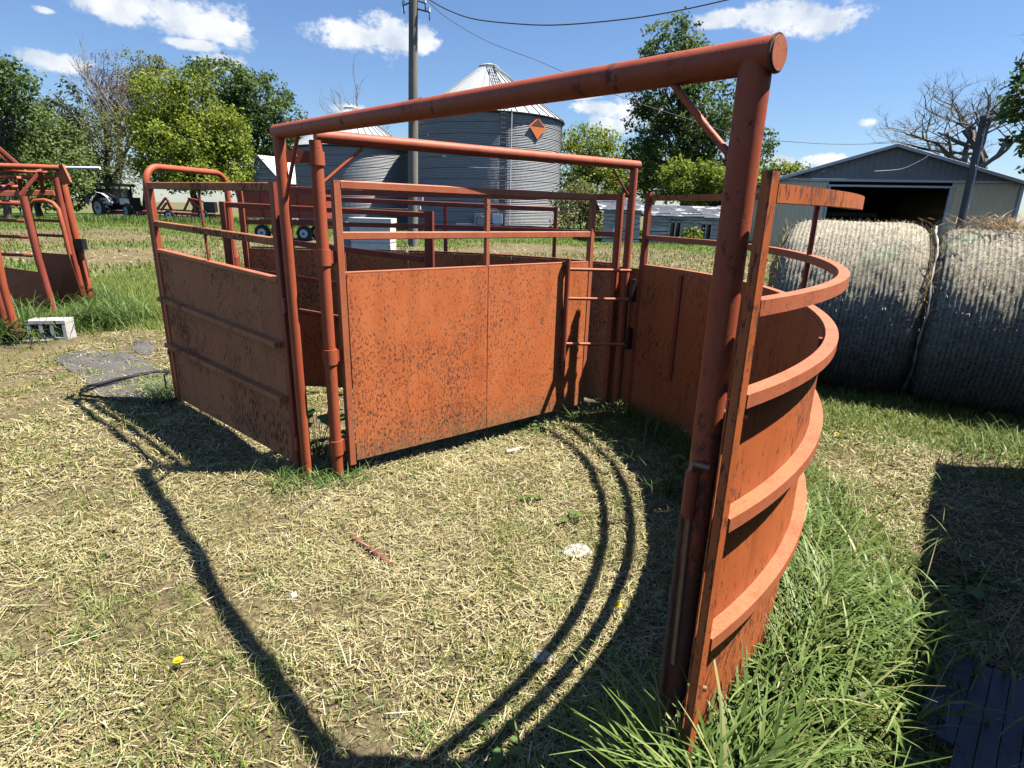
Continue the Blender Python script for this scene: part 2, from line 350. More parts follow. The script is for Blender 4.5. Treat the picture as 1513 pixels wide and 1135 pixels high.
# ------------------------------------------------------------------ ground
TC = (-1.0137, 3.1588); TR = 2.405                                  # tub centre and sheet radius
def gh(x, y):
    near = 1 - ss(7, 14, np.hypot(x, y))
    z = (vn(x, y, .9, 3, 3) - .5) * .10 * near + (vn(x, y, 5, 5, 3) - .5) * .045 * near + (vn(x, y, .06, 9, 2) - .5) * .25 * ss(14, 40, np.hypot(x, y))
    d = np.hypot(x - TC[0] - .9, y - TC[1] - .75)
    return z - .05 * (1 - ss(.9, 2.2, y)) * ss(-.6, .6, x) - .05 * np.exp(-(d / .5) ** 2) - .01
def green(x, y):
    """0 dry straw, 1 green sward"""
    n = vn(x, y, .7, 21, 3) - .5; n2 = vn(x, y, .22, 31, 3) - .5
    g = .16 + .35 * np.clip(n, -.3, .5)
    lawn = ss(6.6, 7.6, y + 1.2 * n) * (1 - ss(12.5, 16, y + 5 * n2)) * (1 - ss(-3.2, -2.0, x))
    far = ss(25, 34, y + 14 * n2 + .10 * x); mid = ss(12, 18, y + 10 * n2) * (.38 + 1.2 * n2)
    belt = ss(34, 37, y) * 0
    rightg = ss(1.55, 1.9, x - .15 * (y - 3)) * ss(3.3, 4.4, y + .8 * n) * (1 - ss(5.9, 7.0, y)) * (1 - ss(5, 7, x)) * .9
    wallg = np.exp(-((np.hypot(x - TC[0], y - TC[1]) - 2.8) / .35) ** 2) * ss(.6, 1.0, x) * (1 - ss(4.3, 4.8, y))
    fore = (1 - ss(1.2, 3.2, y - .5 * x)) * .22 * (.9 + 2.4 * n)
    far = far * (1 - .85 * ss(72, 95, y))
    return np.clip(np.maximum.reduce([g, lawn * .95, far * .9, mid, rightg, wallg, g + fore]), 0, 1)
def axis(lo, hi, n, k):
    t = np.linspace(-1, 1, n); s = np.sinh(k * t) / math.sinh(k); return np.where(s < 0, -s * lo, s * hi)
gx = axis(-900, 900, 420, 8.2); gy = np.concatenate([np.linspace(-60, -1, 14), np.linspace(-.8, 8, 230)[1:], 8 + (np.sinh(np.linspace(0, 1, 190) * 6) / math.sinh(6))[1:] * 1200])
gx = np.sort(np.concatenate([gx[np.abs(gx) > 5], np.linspace(-5, 5, 240)]))
XX, YY = np.meshgrid(gx, gy); GZ = gh(XX, YY); nx, ny = len(gx), len(gy)
idx = np.arange(nx * ny).reshape(ny, nx); GF = np.stack([idx[:-1, :-1], idx[:-1, 1:], idx[1:, 1:], idx[1:, :-1]], -1).reshape(-1, 4)
gm, n, b, o = mat('farmyard ground')
a = n.nodes.new('ShaderNodeAttribute'); a.attribute_name = 'tint'
n1 = noise(n, 1.3, 5, .6); n2 = noise(n, 45, 5, .7); n3 = noise(n, 9, 5, .65); n4 = noise(n, 220, 3, .6)
soil = ramp(n, n3, [(.3, (.055, .040, .028)), (.7, (.155, .115, .08))])
litter = ramp(n, n2, [(.3, (.045, .034, .018)), (.5, (.145, .115, .055)), (.72, (.33, .27, .14))])
dry = mixc(n, mth(n, 'MULTIPLY', mth(n, 'SUBTRACT', n1, .30), 4, clamp=True), soil, litter)
grs = ramp(n, n2, [(.3, (.045, .075, .016)), (.55, (.10, .15, .032)), (.75, (.20, .22, .07))])
gmix = mth(n, 'MULTIPLY', mth(n, 'SUBTRACT', mth(n, 'ADD', a.outputs['Fac'], mth(n, 'MULTIPLY_ADD', n3, .7, -.35)), .35), 3.5, clamp=True)
n.links.new(mixc(n, gmix, dry, grs), b.inputs['Base Color']); b.inputs['Roughness'].default_value = .95; b.inputs['Specular IOR Level'].default_value = .15
bump(n, b, mth(n, 'ADD', n2, mth(n, 'MULTIPLY', n4, .5)), .6, .02)
npmesh('ground', np.c_[XX.ravel(), YY.ravel(), GZ.ravel()], GF, gm, tint=green(XX.ravel(), YY.ravel()), smooth=True, kind='structure')
# ------------------------------------------------------------------ large structures
def V3(x, y, z): return Vector((x, y, z))
def Z(p, z): return V3(p[0], p[1], z)

# grain bins
def grain_bin(u, Y, rpx, v_eave, v_apex, label, nring, cap=True):
    c = at(u, 310, Y); zc = (c - Vector((0, 0, HC))).dot(_fw); R = rpx / FPX * zc
    ze = at(u, v_eave, Y).z; za = at(u, v_apex, Y).z; C = V3(c.x, Y, 0)
    t = thing('grain_bin', C, label, 'grain bin', 'corrugated steel grain bins')
    hr = ze / nring; me = None
    for k in range(nring):                                # corrugated wall rings bolted one over another
        if me is None:
            m = MB(); prof = []; nc = 7
            for q in range(nc * 4 + 1):
                z = .012 + (hr - .024) * q / (nc * 4); prof.append((R - .02 + .024 * math.cos(q / 4 * 2 * math.pi), z))
            m.lathe((C.x, C.y, 0), prof, 72); o = m.build('wall_ring', GALV, t, True); me = o
        else:
            o = me.copy(); COL.objects.link(o); o.parent = t
        o.location = (0, 0, hr * k); 
        if k % 2: o.rotation_euler = (0, 0, .05); 
    r0 = .12 * R; nP = 40; pm = None
    e_ = R + .16; zl = ze - .05
    for k in range(nP):                                   # pie shaped roof sheets with a standing rib along one edge
        if pm is None:
            a0, a1 = -math.pi / nP, math.pi / nP
            m = MB()
            P = [(C.x + r_ * math.cos(a), C.y + r_ * math.sin(a), z) for r_, z in ((e_, zl), (r0, za - .15)) for a in (a0, a1)]
            m.add(P, [(0, 1, 3, 2)])
            m.beam((C.x + e_ * math.cos(a0), C.y + e_ * math.sin(a0), zl + .03), (C.x + r0 * math.cos(a0), C.y + r0 * math.sin(a0), za - .12), .035, .09)
            pm = m.build('roof_panel', GALVR, t); o = pm
        else:
            o = pm.copy(); COL.objects.link(o); o.parent = t
        o.rotation_euler = (0, 0, 2 * math.pi * k / nP)
    MB().lathe((C.x, C.y, 0), [(R + .01, ze - .16), (R + .17, ze - .10), (R + .175, ze - .045), (R + .12, ze - .03)], 72).build('eave_ring', DARKM, t, True)
    if cap:
        MB().lathe((C.x, C.y, 0), [(r0 * 1.08, za - .24), (r0 * 1.12, za - .02), (r0 * .9, za + .05), (.01, za + .22)], 32).build('roof_cap', GALVR, t, True)
    return t, C, R, ze, za, r0
b1, C1, R1, ze1, za1, r01 = grain_bin(720, 47, 105, 180, 98, 'larger round grain bin with outside ladder and orange diamond sign', 11)
b2, C2, R2, ze2, za2, r02 = grain_bin(527, 50, 82, 222, 160, 'smaller round grain bin left of the utility pole, half behind the tub arches', 8)
def onbin(C, R, u, z, off=.0):                            # point on the bin skin in the direction of picture column u
    best = None
    for k in range(720):
        a = math.pi + math.pi * k / 720; p = V3(C.x + (R + off) * math.cos(a), C.y + (R + off) * math.sin(a), z)
        d = p - Vector((0, 0, HC)); uu = 756.5 + FPX * d.dot(_rt) / d.dot(_fw)
        if best is None or abs(uu - u) < best[0]: best = (abs(uu - u), p, a)
    return best[1], best[2]
p, a = onbin(C1, R1, 742, 0, .22); tn = V3(-math.sin(a), math.cos(a), 0); rd = V3(math.cos(a), math.sin(a), 0)
ld = MB()
for s_ in (-.24, .24): ld.beam(p + tn * s_ + V3(0, 0, 1.2), p + tn * s_ + V3(0, 0, ze1 + .1), .05, .05, tuple(rd))
lad = ld.build('ladder', DARKM, b1)
zz = 1.4
for k in range(24):
    z = 1.4 + k * .30
    if z < ze1: MB().tube([p - tn * .22 + V3(0, 0, z), p + tn * .22 + V3(0, 0, z)], .018, 6).build('rung', DARKM, lad)
for z in (2.2, 4.2, 6.2): MB().tube([p + V3(0, 0, z), p - rd * .25 + V3(0, 0, z)], .02, 6).build('standoff', DARKM, lad)
p2_, a2 = onbin(C1, R1, 752, 0, .12)
MB().tube([Z(p2_, .6), Z(p2_, ze1 + .1)], .045, 10).build('downpipe', TRIM, b1, True)
# ladder up the roof
rl = MB(); dr = (V3(C1.x + r01 * 1.1 * math.cos(a), C1.y + r01 * 1.1 * math.sin(a), za1 - .05) - V3(C1.x + R1 * math.cos(a), C1.y + R1 * math.sin(a), ze1 + .08))
q0 = V3(C1.x + R1 * math.cos(a), C1.y + R1 * math.sin(a), ze1 + .12)
for s_ in (-.22, .22): rl.beam(q0 + tn * s_, q0 + tn * s_ + dr, .05, .06)
for k in range(14): rl.beam(q0 + dr * (k / 14) - tn * .22, q0 + dr * (k / 14) + tn * .22, .035, .035)
rl.build('roof_ladder', DARKM, b1)
# diamond emblem: orange diamond with a brown triangular top
ps, as_ = onbin(C1, R1, 794, ze1 - .95, .06); tn = V3(-math.sin(as_), math.cos(as_), 0); rd = V3(math.cos(as_), math.sin(as_), 0)
def dm(pts, off): return [ps + tn * x + rd * off + V3(0, 0, z) for x, z in pts]
sg = MB().poly(dm([(-.78, .12), (0, -.68), (.78, .12), (0, .72)], 0), .03, rd).build('diamond_sign', ORANGE, b1)
MB().poly(dm([(-.58, .16), (.58, .16), (0, .62)], .033), .012, rd).build('sign_triangle', BROWN, sg)
ps, as_ = onbin(C1, R1, 712, .1, .0); rd = V3(math.cos(as_), math.sin(as_), 0)
fb = MB().box(ps + rd * .4 + V3(0, 0, .75), (.9, .9, 1.0), Matrix.Rotation(as_, 3, 'Z')).build('fan_box', GALV, b1)
MB().lathe((0, 0, 0), [(.32, 0), (.36, .03), (.36, .16), (.3, .18)], 20).build('fan_ring', DARKM, fb)
fr = [c for c in bpy.data.objects if c.name.startswith('fan_ring')][-1]; fr.data.transform(Matrix.Translation(ps - C1 + rd * .9 + V3(0, 0, .75)) @ Matrix.Rotation(as_ - math.pi / 2, 4, 'Z') @ Matrix.Rotation(R_(90), 4, 'X') @ Matrix.Translation(C1)); fr.data.update()
MB().box(at(690, 331, C1.y - R1 - .2), (1.5, .12, .10)).build('auger_tube', WHITE, b1)
bx_ = MB().box(Z(at(735, 331, 41.0), 1.02), (.66, .5, .62)).build('control_box', WHITE, None, origin=Z(at(735, 331, 41.0), 0))
tag(bx_, 'plain white box standing against the foot of the larger grain bin', 'box')
MB().box(Z(at(735, 331, 41.0), .35), (.5, .4, .7)).build('stand', TRIM, bx_)

# white ribbed box in front of the small bin
CREAM = simple('cream painted boards', (.74, .68, .54), .7, 0, .15, 5, 0)
bc = at(552, 345, 21.5); t = thing('white_tank_box', Z(bc, 0), 'long white ribbed box standing in front of the smaller grain bin', 'box')
for k, (z, w_) in enumerate(((.20, 1.40), (.52, 1.40), (.84, 1.42), (1.13, 1.5))): MB().box(Z(bc, z), (w_, 1.0, .26 if k < 3 else .16)).build('wall_band', CREAM, t)
MB().box(Z(bc, .55), (1.36, .96, 1.05)).build('core', TRIM, t)
MB().box(Z(bc + V3(-.86, .1, 0), .55), (.30, .9, 1.0)).build('side_cabinet', SLATE, t)

# machine shed (barn) on the right
YB = 32.0
BA = R_(-13.0); be = V3(math.cos(BA), math.sin(BA), 0); lc = at(1143, 267, YB + 1.5); YB = lc.y     # the front runs from the far left corner slightly towards the camera
def fac(u, v):
    d = ray(u, v); tq = (lc.x * -be.y + lc.y * be.x) / (d.x * -be.y + d.y * be.x); q = V3(0, 0, HC) + d * tq
    return V3(lc.x + (q - lc).dot(be), YB, q.z)
rc = fac(1512, 271); pk = fac(1322, 216); ze = (lc.z + rc.z) / 2; zp = pk.z
xl, xr, xp = lc.x, rc.x, pk.x; xd0, xd1 = fac(1226, 280).x, fac(1403, 280).x; zd = fac(1310, 276).z - .02
t = thing('machine_shed', V3(xl, YB, 0), 'beige metal shed with dark grey gable and open dark doorway behind the bales', 'shed')
def ribbed(x0, x1, z0, z1f, y, pitch=.23):
    """trapezoid ribbed wall sheet in the xz plane, top edge by function"""
    m = MB(); xs = []; x = x0
    while x < x1 - 1e-6:
        for dx, dy in ((0, 0), (pitch * .72, 0), (pitch * .80, -.02), (pitch * .92, -.02)):
            if x + dx < x1: xs.append((x + dx, dy))
        x += pitch
    xs.append((x1, 0)); V = []; F = []
    for x, dy in xs: V += [(x, y + dy, z0(x) if callable(z0) else z0), (x, y + dy, z1f(x) if callable(z1f) else z1f)]
    for i in range(len(xs) - 1): F.append((2 * i, 2 * i + 2, 2 * i + 3, 2 * i + 1))
    m.add(V, F); return m
ribbed(xl, xd0 - .09, 0, ze - .02, YB).build('front_wall', BEIGE, t)
ribbed(xd1 + .09, xr, 0, ze - .02, YB).build('front_wall', BEIGE, t)
def ztop(x): return ze + (zp - ze) * (1 - abs(x - xp) / ((xr - xp) if x > xp else (xp - xl)))
ribbed(xl + .05, xr - .05, ze + .12, lambda x: max(ztop(x) - .03, ze + .125), YB - .03, .30).build('gable', SLATE, t)
MB().box(((xl + xr) / 2, YB - .05, ze + .05), (xr - xl + .3, .10, .12)).build('gable_trim', TRIM, t)
MB().box(((xd0 + xd1) / 2, YB - .06, zd + .04), (xd1 - xd0 + .36, .08, .10)).build('door_track', TRIM, t)
for x in (xd0 - .045, xd1 + .045): MB().box((x, YB - .03, zd / 2), (.09, .14, zd)).build('door_jamb', TRIM, t)
for x in (xl, xr): MB().box((x, YB - .02, ze / 2), (.14, .14, ze - .02)).build('corner_trim', TRIM, t)
for sgn, xe in ((-1, xl), (1, xr)):
    ex = xe + sgn * .35; ez = ze - .06
    MB().add([(xp, YB - .35, zp + .06), (ex, YB - .35, ez), (ex, YB + 16, ez), (xp, YB + 16, zp + .06), (xp, YB - .35, zp - .04), (ex, YB - .35, ez - .10), (ex, YB + 16, ez - .10), (xp, YB + 16, zp - .04)],
             [(0, 1, 2, 3), (7, 6, 5, 4), (0, 4, 5, 1), (1, 5, 6, 2), (2, 6, 7, 3)]).build('roof', GALVR, t)
    MB().beam((xp, YB - .36, zp + .02), (ex, YB - .36, ez - .04), .05, .16, (0, 0, 1)).build('barge_trim', TRIM, t)
MB().box((xr + .02, YB + 8, ze / 2), (.06, 15.8, ze)).build('side_wall', BEIGE, t); MB().box((xl - .02, YB + 8, ze / 2), (.06, 15.8, ze)).build('side_wall', BEIGE, t)
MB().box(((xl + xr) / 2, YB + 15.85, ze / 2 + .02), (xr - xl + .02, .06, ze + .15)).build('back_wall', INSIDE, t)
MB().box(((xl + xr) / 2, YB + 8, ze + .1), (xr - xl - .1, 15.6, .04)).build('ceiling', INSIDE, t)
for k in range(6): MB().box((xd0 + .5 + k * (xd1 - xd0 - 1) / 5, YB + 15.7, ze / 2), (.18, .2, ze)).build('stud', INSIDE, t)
MB().box(((xd0 + xd1) / 2, YB + 9, 1.9), (5.2, .1, .25)).build('rafter_tie', BARKG, t)
lm_ = fac(1190, 258)
MB().box(lm_ + V3(0, -.1, 0), (.28, .25, .16)).build('floodlight', DARKM, t)
for du, dv in ((22, -1), (40, -8)):
    q = fac(1190 + du, 258 + dv); MB().tube([q, q + V3(.1, -.25, .12)], .035, 8).build('floodlight', WHITE, t)
t.rotation_euler = (0, 0, BA)

# old sagging board sheds
def board_shed(u0, u1, vt, vb, Y, v_ridge, label, lean, wins):
    a = at(u0, vb, Y); b = at(u1, vb, Y); zt0 = at(u0, vt, Y).z; zt1 = at(u1, vt + 4, Y).z; zr = at((u0 + u1) / 2, v_ridge, Y).z
    t = thing('board_shed', V3((a.x + b.x) / 2, Y, 0), label, 'shed', 'old grey board sheds')
    n = 9; h0 = zt0 / n; m = MB()
    wx = [(at(q0, vb, Y).x, at(q1, vb, Y).x, at(q0, qb, Y).z, at(q0, qt, Y).z) for q0, q1, qt, qb in wins]
    for k in range(n):
        z0 = k * h0; z1 = z0 + h0 * .93; segs = [(a.x, b.x)]
        for q0, q1, w0, w1 in wx:
            if z1 > w0 and z0 < w1:
                segs = [s for (s0, s1) in segs for s in (((s0, q0), (q1, s1)) if s0 < q0 < s1 else ((s0, s1),))]
        for s0, s1 in segs:
            x = s0
            while x < s1 - .05:
                l = min(random.uniform(1.8, 4.5), s1 - x)
                m.box((x + l / 2 + lean * (z0 + h0 / 2), Y + random.uniform(-.03, .01), z0 + h0 / 2 + random.uniform(-.015, .015)), (l - .02, .035, h0 * random.uniform(.86, .97))); x += l
    m.build('siding', GREYW, t, kind='stuff')
    MB().box(((a.x + b.x) / 2 + lean * zt0 / 2, Y + .25, zt0 / 2), (b.x - a.x - .1, .02, zt0 - .05)).build('inner_wall', INSIDE, t)
    rf = MB(); nrow = 5
    for k in range(nrow):                                # roof in overlapping courses, patched and sagging
        f0, f1 = k / nrow, (k + 1) / nrow; x = a.x - .25
        while x < b.x + .2:
            l = min(random.uniform(.7, 1.4), b.x + .25 - x)
            z0 = zt0 + (zr - zt0) * f0 + random.uniform(-.02, .03); z1 = zt0 + (zr - zt0) * f1 + .02
            y0 = Y - .25 + 2.6 * f0; y1 = Y - .25 + 2.6 * f1 + .1
            rf.add([(x, y0, z0), (x + l - .02, y0, z0 + random.uniform(-.02, .03)), (x + l - .02, y1, z1), (x, y1, z1)], [(0, 1, 2, 3)]); x += l
    rf.build('roof', SHINGLE, t, kind='stuff')
    MB().add([(a.x - .2, Y + 5.2, zt0 - .05), (b.x + .2, Y + 5.2, zt0 - .05), (b.x + .2, Y + 2.4, zr - .01), (a.x - .2, Y + 2.4, zr - .01)], [(0, 1, 2, 3)]).build('rear_roof', SHINGLE, t)
    for q0, q1, w0, w1 in wx:
        fr = MB(); xx = lean * (w0 + w1) / 2
        for x in (q0 + xx, (q0 + q1) / 2 + xx, q1 + xx): fr.box((x, Y - .05, (w0 + w1) / 2), (.09, .06, w1 - w0))
        for z in (w0, w1): fr.box(((q0 + q1) / 2 + xx, Y - .045, z), (q1 - q0 + .1, .07, .09))
        wo = fr.build('window', GREYW, t)
        MB().box(((q0 + q1) / 2 + xx, Y + .12, (w0 + w1) / 2), (q1 - q0, .02, w1 - w0)).build('pane', GLASSM, wo)
    return t
s1_ = board_shed(889, 944, 309, 356, 33.5, 291, 'dark leaning board shed at the left of the old pair beyond the tub', 0, [])
board_shed(953, 1090, 319, 360, 34, 304, 'pale weathered board shed with two empty windows and a patched roof', .07, [(985, 1002, 327, 351), (1030, 1047, 330, 354)])
q0, q1 = at(905, 345, 33.2), at(914, 312, 33.2); MB().tube([q0, q1], .05, 8).build('loose_rail', TRIM, s1_, True)

# small gabled shed with a bright roof, far left of the bins
YS = 55; apx = at(383, 232, YS); el = at(352, 262, YS); er = at(415, 268, YS); t = thing('gabled_shed', V3(apx.x, YS, 0), 'small weathered gabled shed with bright white metal roof left of the bins', 'shed')
m = MB(); nb = 12
for k in range(nb):
    z0 = apx.z * .0 + k * apx.z / nb; z1 = z0 + apx.z / nb * .93
    def half(z): return (el.x - apx.x, er.x - apx.x) if z < er.z else tuple((e - apx.x) * (apx.z - z) / (apx.z - er.z) for e in (el.x, er.x))
    a0, a1 = half(z0); b0, b1_ = half(z1)
    m.add([(apx.x + a0, YS, z0), (apx.x + a1, YS, z0), (apx.x + b1_, YS + .02, z1), (apx.x + b0, YS + .02, z1)], [(0, 1, 2, 3)])
m.build('siding', GREYW, t, kind='stuff')
bk = V3(6.2, 9.5, 0)
def roofside(e, nm):
    o_ = (e - apx).normalized() * .35
    P = [apx + V3(0, -.3, .06), e + o_ + V3(0, -.3, .06), e + o_ + bk + V3(0, 0, .06), apx + bk + V3(0, 0, .06)]
    MB().poly(P, .08).build(nm, WHITE, t)
roofside(V3(er.x, YS, er.z), 'roof'); roofside(V3(el.x, YS, el.z), 'roof')
MB().add([(er.x, YS, 0), (er.x + bk.x, YS + bk.y, 0), (er.x + bk.x, YS + bk.y, er.z), (er.x, YS, er.z)], [(0, 1, 2, 3)]).build('side_wall', GREYW, t)

# unseen shed added past the right edge to cast the lower right shadow
sw = V3(math.cos(R_(52.7)), math.sin(R_(52.7)), 0); pw = V3(sw.y, -sw.x, 0)
far_c = V3(4.26, 3.72, 0); t = thing('added_shade_shed', far_c, 'guessed low grey metal shed, added unseen past the right edge to shade the lower right corner', 'shed')
Hs = 2.45; near_c = far_c - sw * 5.5
MB().poly([far_c, near_c, near_c + pw * .06, far_c + pw * .06], Hs).build('side_wall', SLATE, t)
MB().poly([far_c + pw * .06 - sw * .001, far_c + pw * 3.2 - sw * .001, far_c + pw * 3.2 - sw * .06, far_c + pw * .06 - sw * .06], Hs + .25).build('end_wall', SLATE, t)
MB().poly([far_c + V3(0, 0, Hs) + sw * .02 - pw * .01, near_c + V3(0, 0, Hs) - pw * .01, near_c + pw * 3.3 + V3(0, 0, Hs + .3), far_c + pw * 3.3 + V3(0, 0, Hs + .3) + sw * .02], .05).build('roof', GALVR, t)

# utility pole, leaning shed pole and wires
pb = Z(at(610, 364, 25.5), -.2); pt = at(611, -130, 25.5)
t = thing('utility_pole', Z(pb, 0), 'tall weathered wooden utility pole in front of the bins', 'utility pole')
MB().tube([pb, pb.lerp(pt, .5), pt], [.215, .19, .165], 20).build('pole', WOODP, t, True)
for u, v in ((628, 5), (634, 18), (596, 8)):
    q = at(u, v, 25.4); c = MB().tube([at(611, v - 6, 25.5), q, q + V3(.02, 0, -.28)], .03, 8).build('bracket', DARKM, t, True)
    MB().tube([q, q + V3(0, 0, .16)], [.06, .045], 10).build('insulator', TRIM, c, True)
MB().tube([at(617, 150, 25.3), at(624, 147, 25.3)], .10, 12).build('lamp_head', DARKM, t, True)
MB().box(at(621, 288, 25.2), (.22, .18, .5)).build('meter_box', TRIM, t); MB().box(at(619, 302, 25.2), (.14, .14, .42)).build('meter_box', WHITE, t)
pb2 = at(1409, 372, 27.0); pt2 = at(1453, 172, 27.0)
t = thing('leaning_pole', Z(pb2, 0), 'dark thin pole leaning right in front of the machine shed', 'pole')
MB().tube([Z(pb2, -.1), pb2, pt2], [.12, .12, .10], 14).build('pole', DARKM, t, True)
d = (pt2 - pb2).normalized(); MB().tube([pb2 + d * .2 + V3(.16, -.05, 0), pb2 + d * 5.2 + V3(.16, -.05, 0)], .03, 8).build('conduit', TRIM, t, True)
for k in (.94, .97): MB().box(pb2.lerp(pt2, k) + V3(.05, -.1, 0), (.30, .12, .12)).build('wire_clamp', DARKM, t)
MB().box(Z(pb2, 1.0) + V3(0, -.1, 0), (.5, .3, .3)).build('fuse_box', TRIM, t)
def wire(pts, Ys, r, label, sag=0, name='power_line', mm=DARKM):
    P = [at(u, v, Y) for (u, v), Y in zip(pts, Ys)]
    # smooth through the points
    Q = []
    for i in range(len(P) - 1):
        a, b = P[max(i - 1, 0)], P[i]; c, d = P[i + 1], P[min(i + 2, len(P) - 1)]
        for k in range(8):
            t_ = k / 8; Q.append(.5 * ((2 * b) + (c - a) * t_ + (2 * a - 5 * b + 4 * c - d) * t_ ** 2 + (3 * b - a - 3 * c + d) * t_ ** 3))
    Q.append(P[-1])
    return tag(MB().tube(Q, r, 6).build(name, mm, None, True, origin=P[0]), label, 'wire')
wire([(628, -4), (660, 14), (700, 28), (760, 35), (820, 37), (900, 31), (980, 20), (1078, -1), (1200, -32)], [25.5, 25, 24.5, 24, 23.5, 23, 22.5, 22, 21], .022, 'thick twisted cable sagging from the pole top across the upper sky')
wire([(628, -2), (660, 26), (720, 61), (790, 88), (834, 107), (902, 137), (960, 158), (1030, 180), (1100, 205)], [25.5, 26, 26.5, 27, 27.5, 28, 28.5, 29, 29.5], .012, 'thin wire slanting down from the utility pole behind the arch into the tall tree')
wire([(1100, 205), (1160, 209), (1230, 213), (1300, 212), (1370, 205), (1452, 180)], [29.5, 29, 28.6, 28.2, 27.8, 27.1], .012, 'thin wire running level from the tall tree over the shed roof to the leaning pole')
wire([(1453, 178), (1480, 168), (1530, 148)], [27.0, 26, 25], .012, 'short thin wire from the leaning pole off the right edge')
wire([(1292, 253), (1330, 250), (1355, 240), (1372, 230)], [30.9, 30.6, 30.4, 30.3], .012, 'pale loose wire drooping across the grey shed gable', mm=TRIM)

# ------------------------------------------------------------------ far vehicles and implements
def wheel(t, c, r, w_, ax=(0, 1, 0), rim=TRIM):
    ax = Vector(ax).normalized(); o = MB().tube([c - ax * w_ / 2, c - ax * w_ * .38, c + ax * w_ * .38, c + ax * w_ / 2], [r * .90, r, r, r * .90], 26).build('wheel', BLACK, t, True)
    lugs = MB(); n = 18; e1 = ax.orthogonal().normalized(); e2 = ax.cross(e1)
    for k in range(n):
        a = 2 * math.pi * k / n; q = c + (e1 * math.cos(a) + e2 * math.sin(a)) * r
        lugs.box(q, (.10, .10, .06) if abs(ax.z) > .9 else (r * .12, w_ * .9, r * .10), Matrix.Rotation(0, 3, 'Z'))
    lugs.build('tread', BLACK, o, kind='stuff')
    MB().tube([c - ax * (w_ / 2 + .015), c + ax * (w_ / 2 + .015)], r * .55, 20).build('rim', rim, o, True); MB().tube([c - ax * (w_ / 2 + .05), c + ax * (w_ / 2 + .05)], r * .14, 10).build('hub', MBLK, o, True)
    return o
# red wagon
YW = 27.0; c = at(413, 340, YW); t = thing('farm_wagon', Z(c, 0), 'red farm wagon on spoked black tyres seen through the left panel rails', 'wagon')
x0, x1 = at(356, 300, YW).x, at(470, 300, YW).x
zt, zm, zb = at(413, 277, YW).z, at(413, 322, YW).z, at(413, 332, YW).z
MB().add([(x0, YW, zm), (x1, YW, zm), (x1, YW + 2.2, zm), (x0, YW + 2.2, zm), (x0 - .15, YW - .25, zt), (x1 + .15, YW - .25, zt), (x1 + .15, YW + 2.45, zt), (x0 - .15, YW + 2.45, zt)],
         [(0, 3, 2, 1), (0, 1, 5, 4), (1, 2, 6, 5), (2, 3, 7, 6), (3, 0, 4, 7)]).build('box_body', MRED, t)
for k in range(5):
    x = x0 + .1 + (x1 - x0 - .2) * k / 4; MB().beam((x, YW - .04, zm + .02), (x, YW - .29, zt - .02), .07, .06, (0, 1, 0)).build('stake', MRED, t)
MB().beam((x0 - .18, YW - .28, zt), (x1 + .18, YW - .28, zt), .08, .10).build('top_rail', MRED, t); MB().box(((x0 + x1) / 2, YW + .3, (zm + zb) / 2 - .03), (x1 - x0 + .1, .12, .12)).build('chassis_rail', MRED, t)
MB().box(((x0 + x1) / 2, YW + 1.9, (zm + zb) / 2 - .03), (x1 - x0 + .1, .12, .12)).build('chassis_rail', MRED, t)
for u in (386, 448):
    xw = at(u, 342, YW).x; 
    for yy in (.15, 2.0): wheel(t, V3(xw, YW + yy, .34), .34, .24)
MB().box((x1 + .5, YW + 1.1, .6), (1.2, .08, .1)).build('tongue', MRED, t)

# tractor
YT = 52.0
def tp(u, v, dy=0): return at(u, v, YT + dy)
t = thing('tractor', Z(tp(172, 318), 0), 'dark tractor with boxy cab and pale fenders parked in tall grass', 'tractor')
wheel(t, tp(160, 307, 0) + V3(0, -.9, 0), .95, .55, (.5, 1, 0)); wheel(t, tp(140, 309, 0) + V3(0, 1.2, 0), .92, .5, (.5, 1, 0)); wheel(t, tp(203, 312, 0) + V3(0, -1.2, 0), .62, .42, (.7, 1, 0)); wheel(t, tp(195, 312, 0) + V3(0, 1.0, 0), .6, .4, (.7, 1, 0))
q = tp(184, 301); MB().box(q, (2.3, 1.3, 1.05), Matrix.Rotation(-.35, 3, 'Z')).build('bonnet', MBLK, t)
q = tp(170, 288); m = MB()
for dx in (-1.0, .95):
    for dy in (-.75, .75): m.box(q + V3(dx, dy, 0), (.10, .10, 1.5))
m.build('cab_frame', MBLK, t); MB().box(q + V3(0, 0, -.1), (1.9, 1.44, 1.2)).build('cab_glass', GLASSM, t)
MB().box(q + V3(0, 0, .80), (2.5, 1.9, .22)).build('cab_roof', MBLK, t)
for dy in (-1.0, 1.0):
    f = MB(); c_ = tp(160, 305) + V3(0, dy, 0)
    for k in range(6):
        a = R_(15 + k * 26); b = R_(15 + (k + 1) * 26); f.add([c_ + V3(1.15 * math.cos(x), y, 1.15 * math.sin(x)) for x in (a, b) for y in (-.32, .32)], [(0, 1, 3, 2)])
    f.build('fender', SILVER, t)
MB().box(tp(167, 298) + V3(.2, -1.1, 0), (.7, .3, .55)).build('side_panel', SILVER, t); MB().box(tp(195, 298) + V3(0, -1.0, 0), (.6, .3, .5)).build('nose_panel', SILVER, t)
MB().box(tp(184, 314), (2.6, 1.0, .3)).build('front_axle', MRED, t)

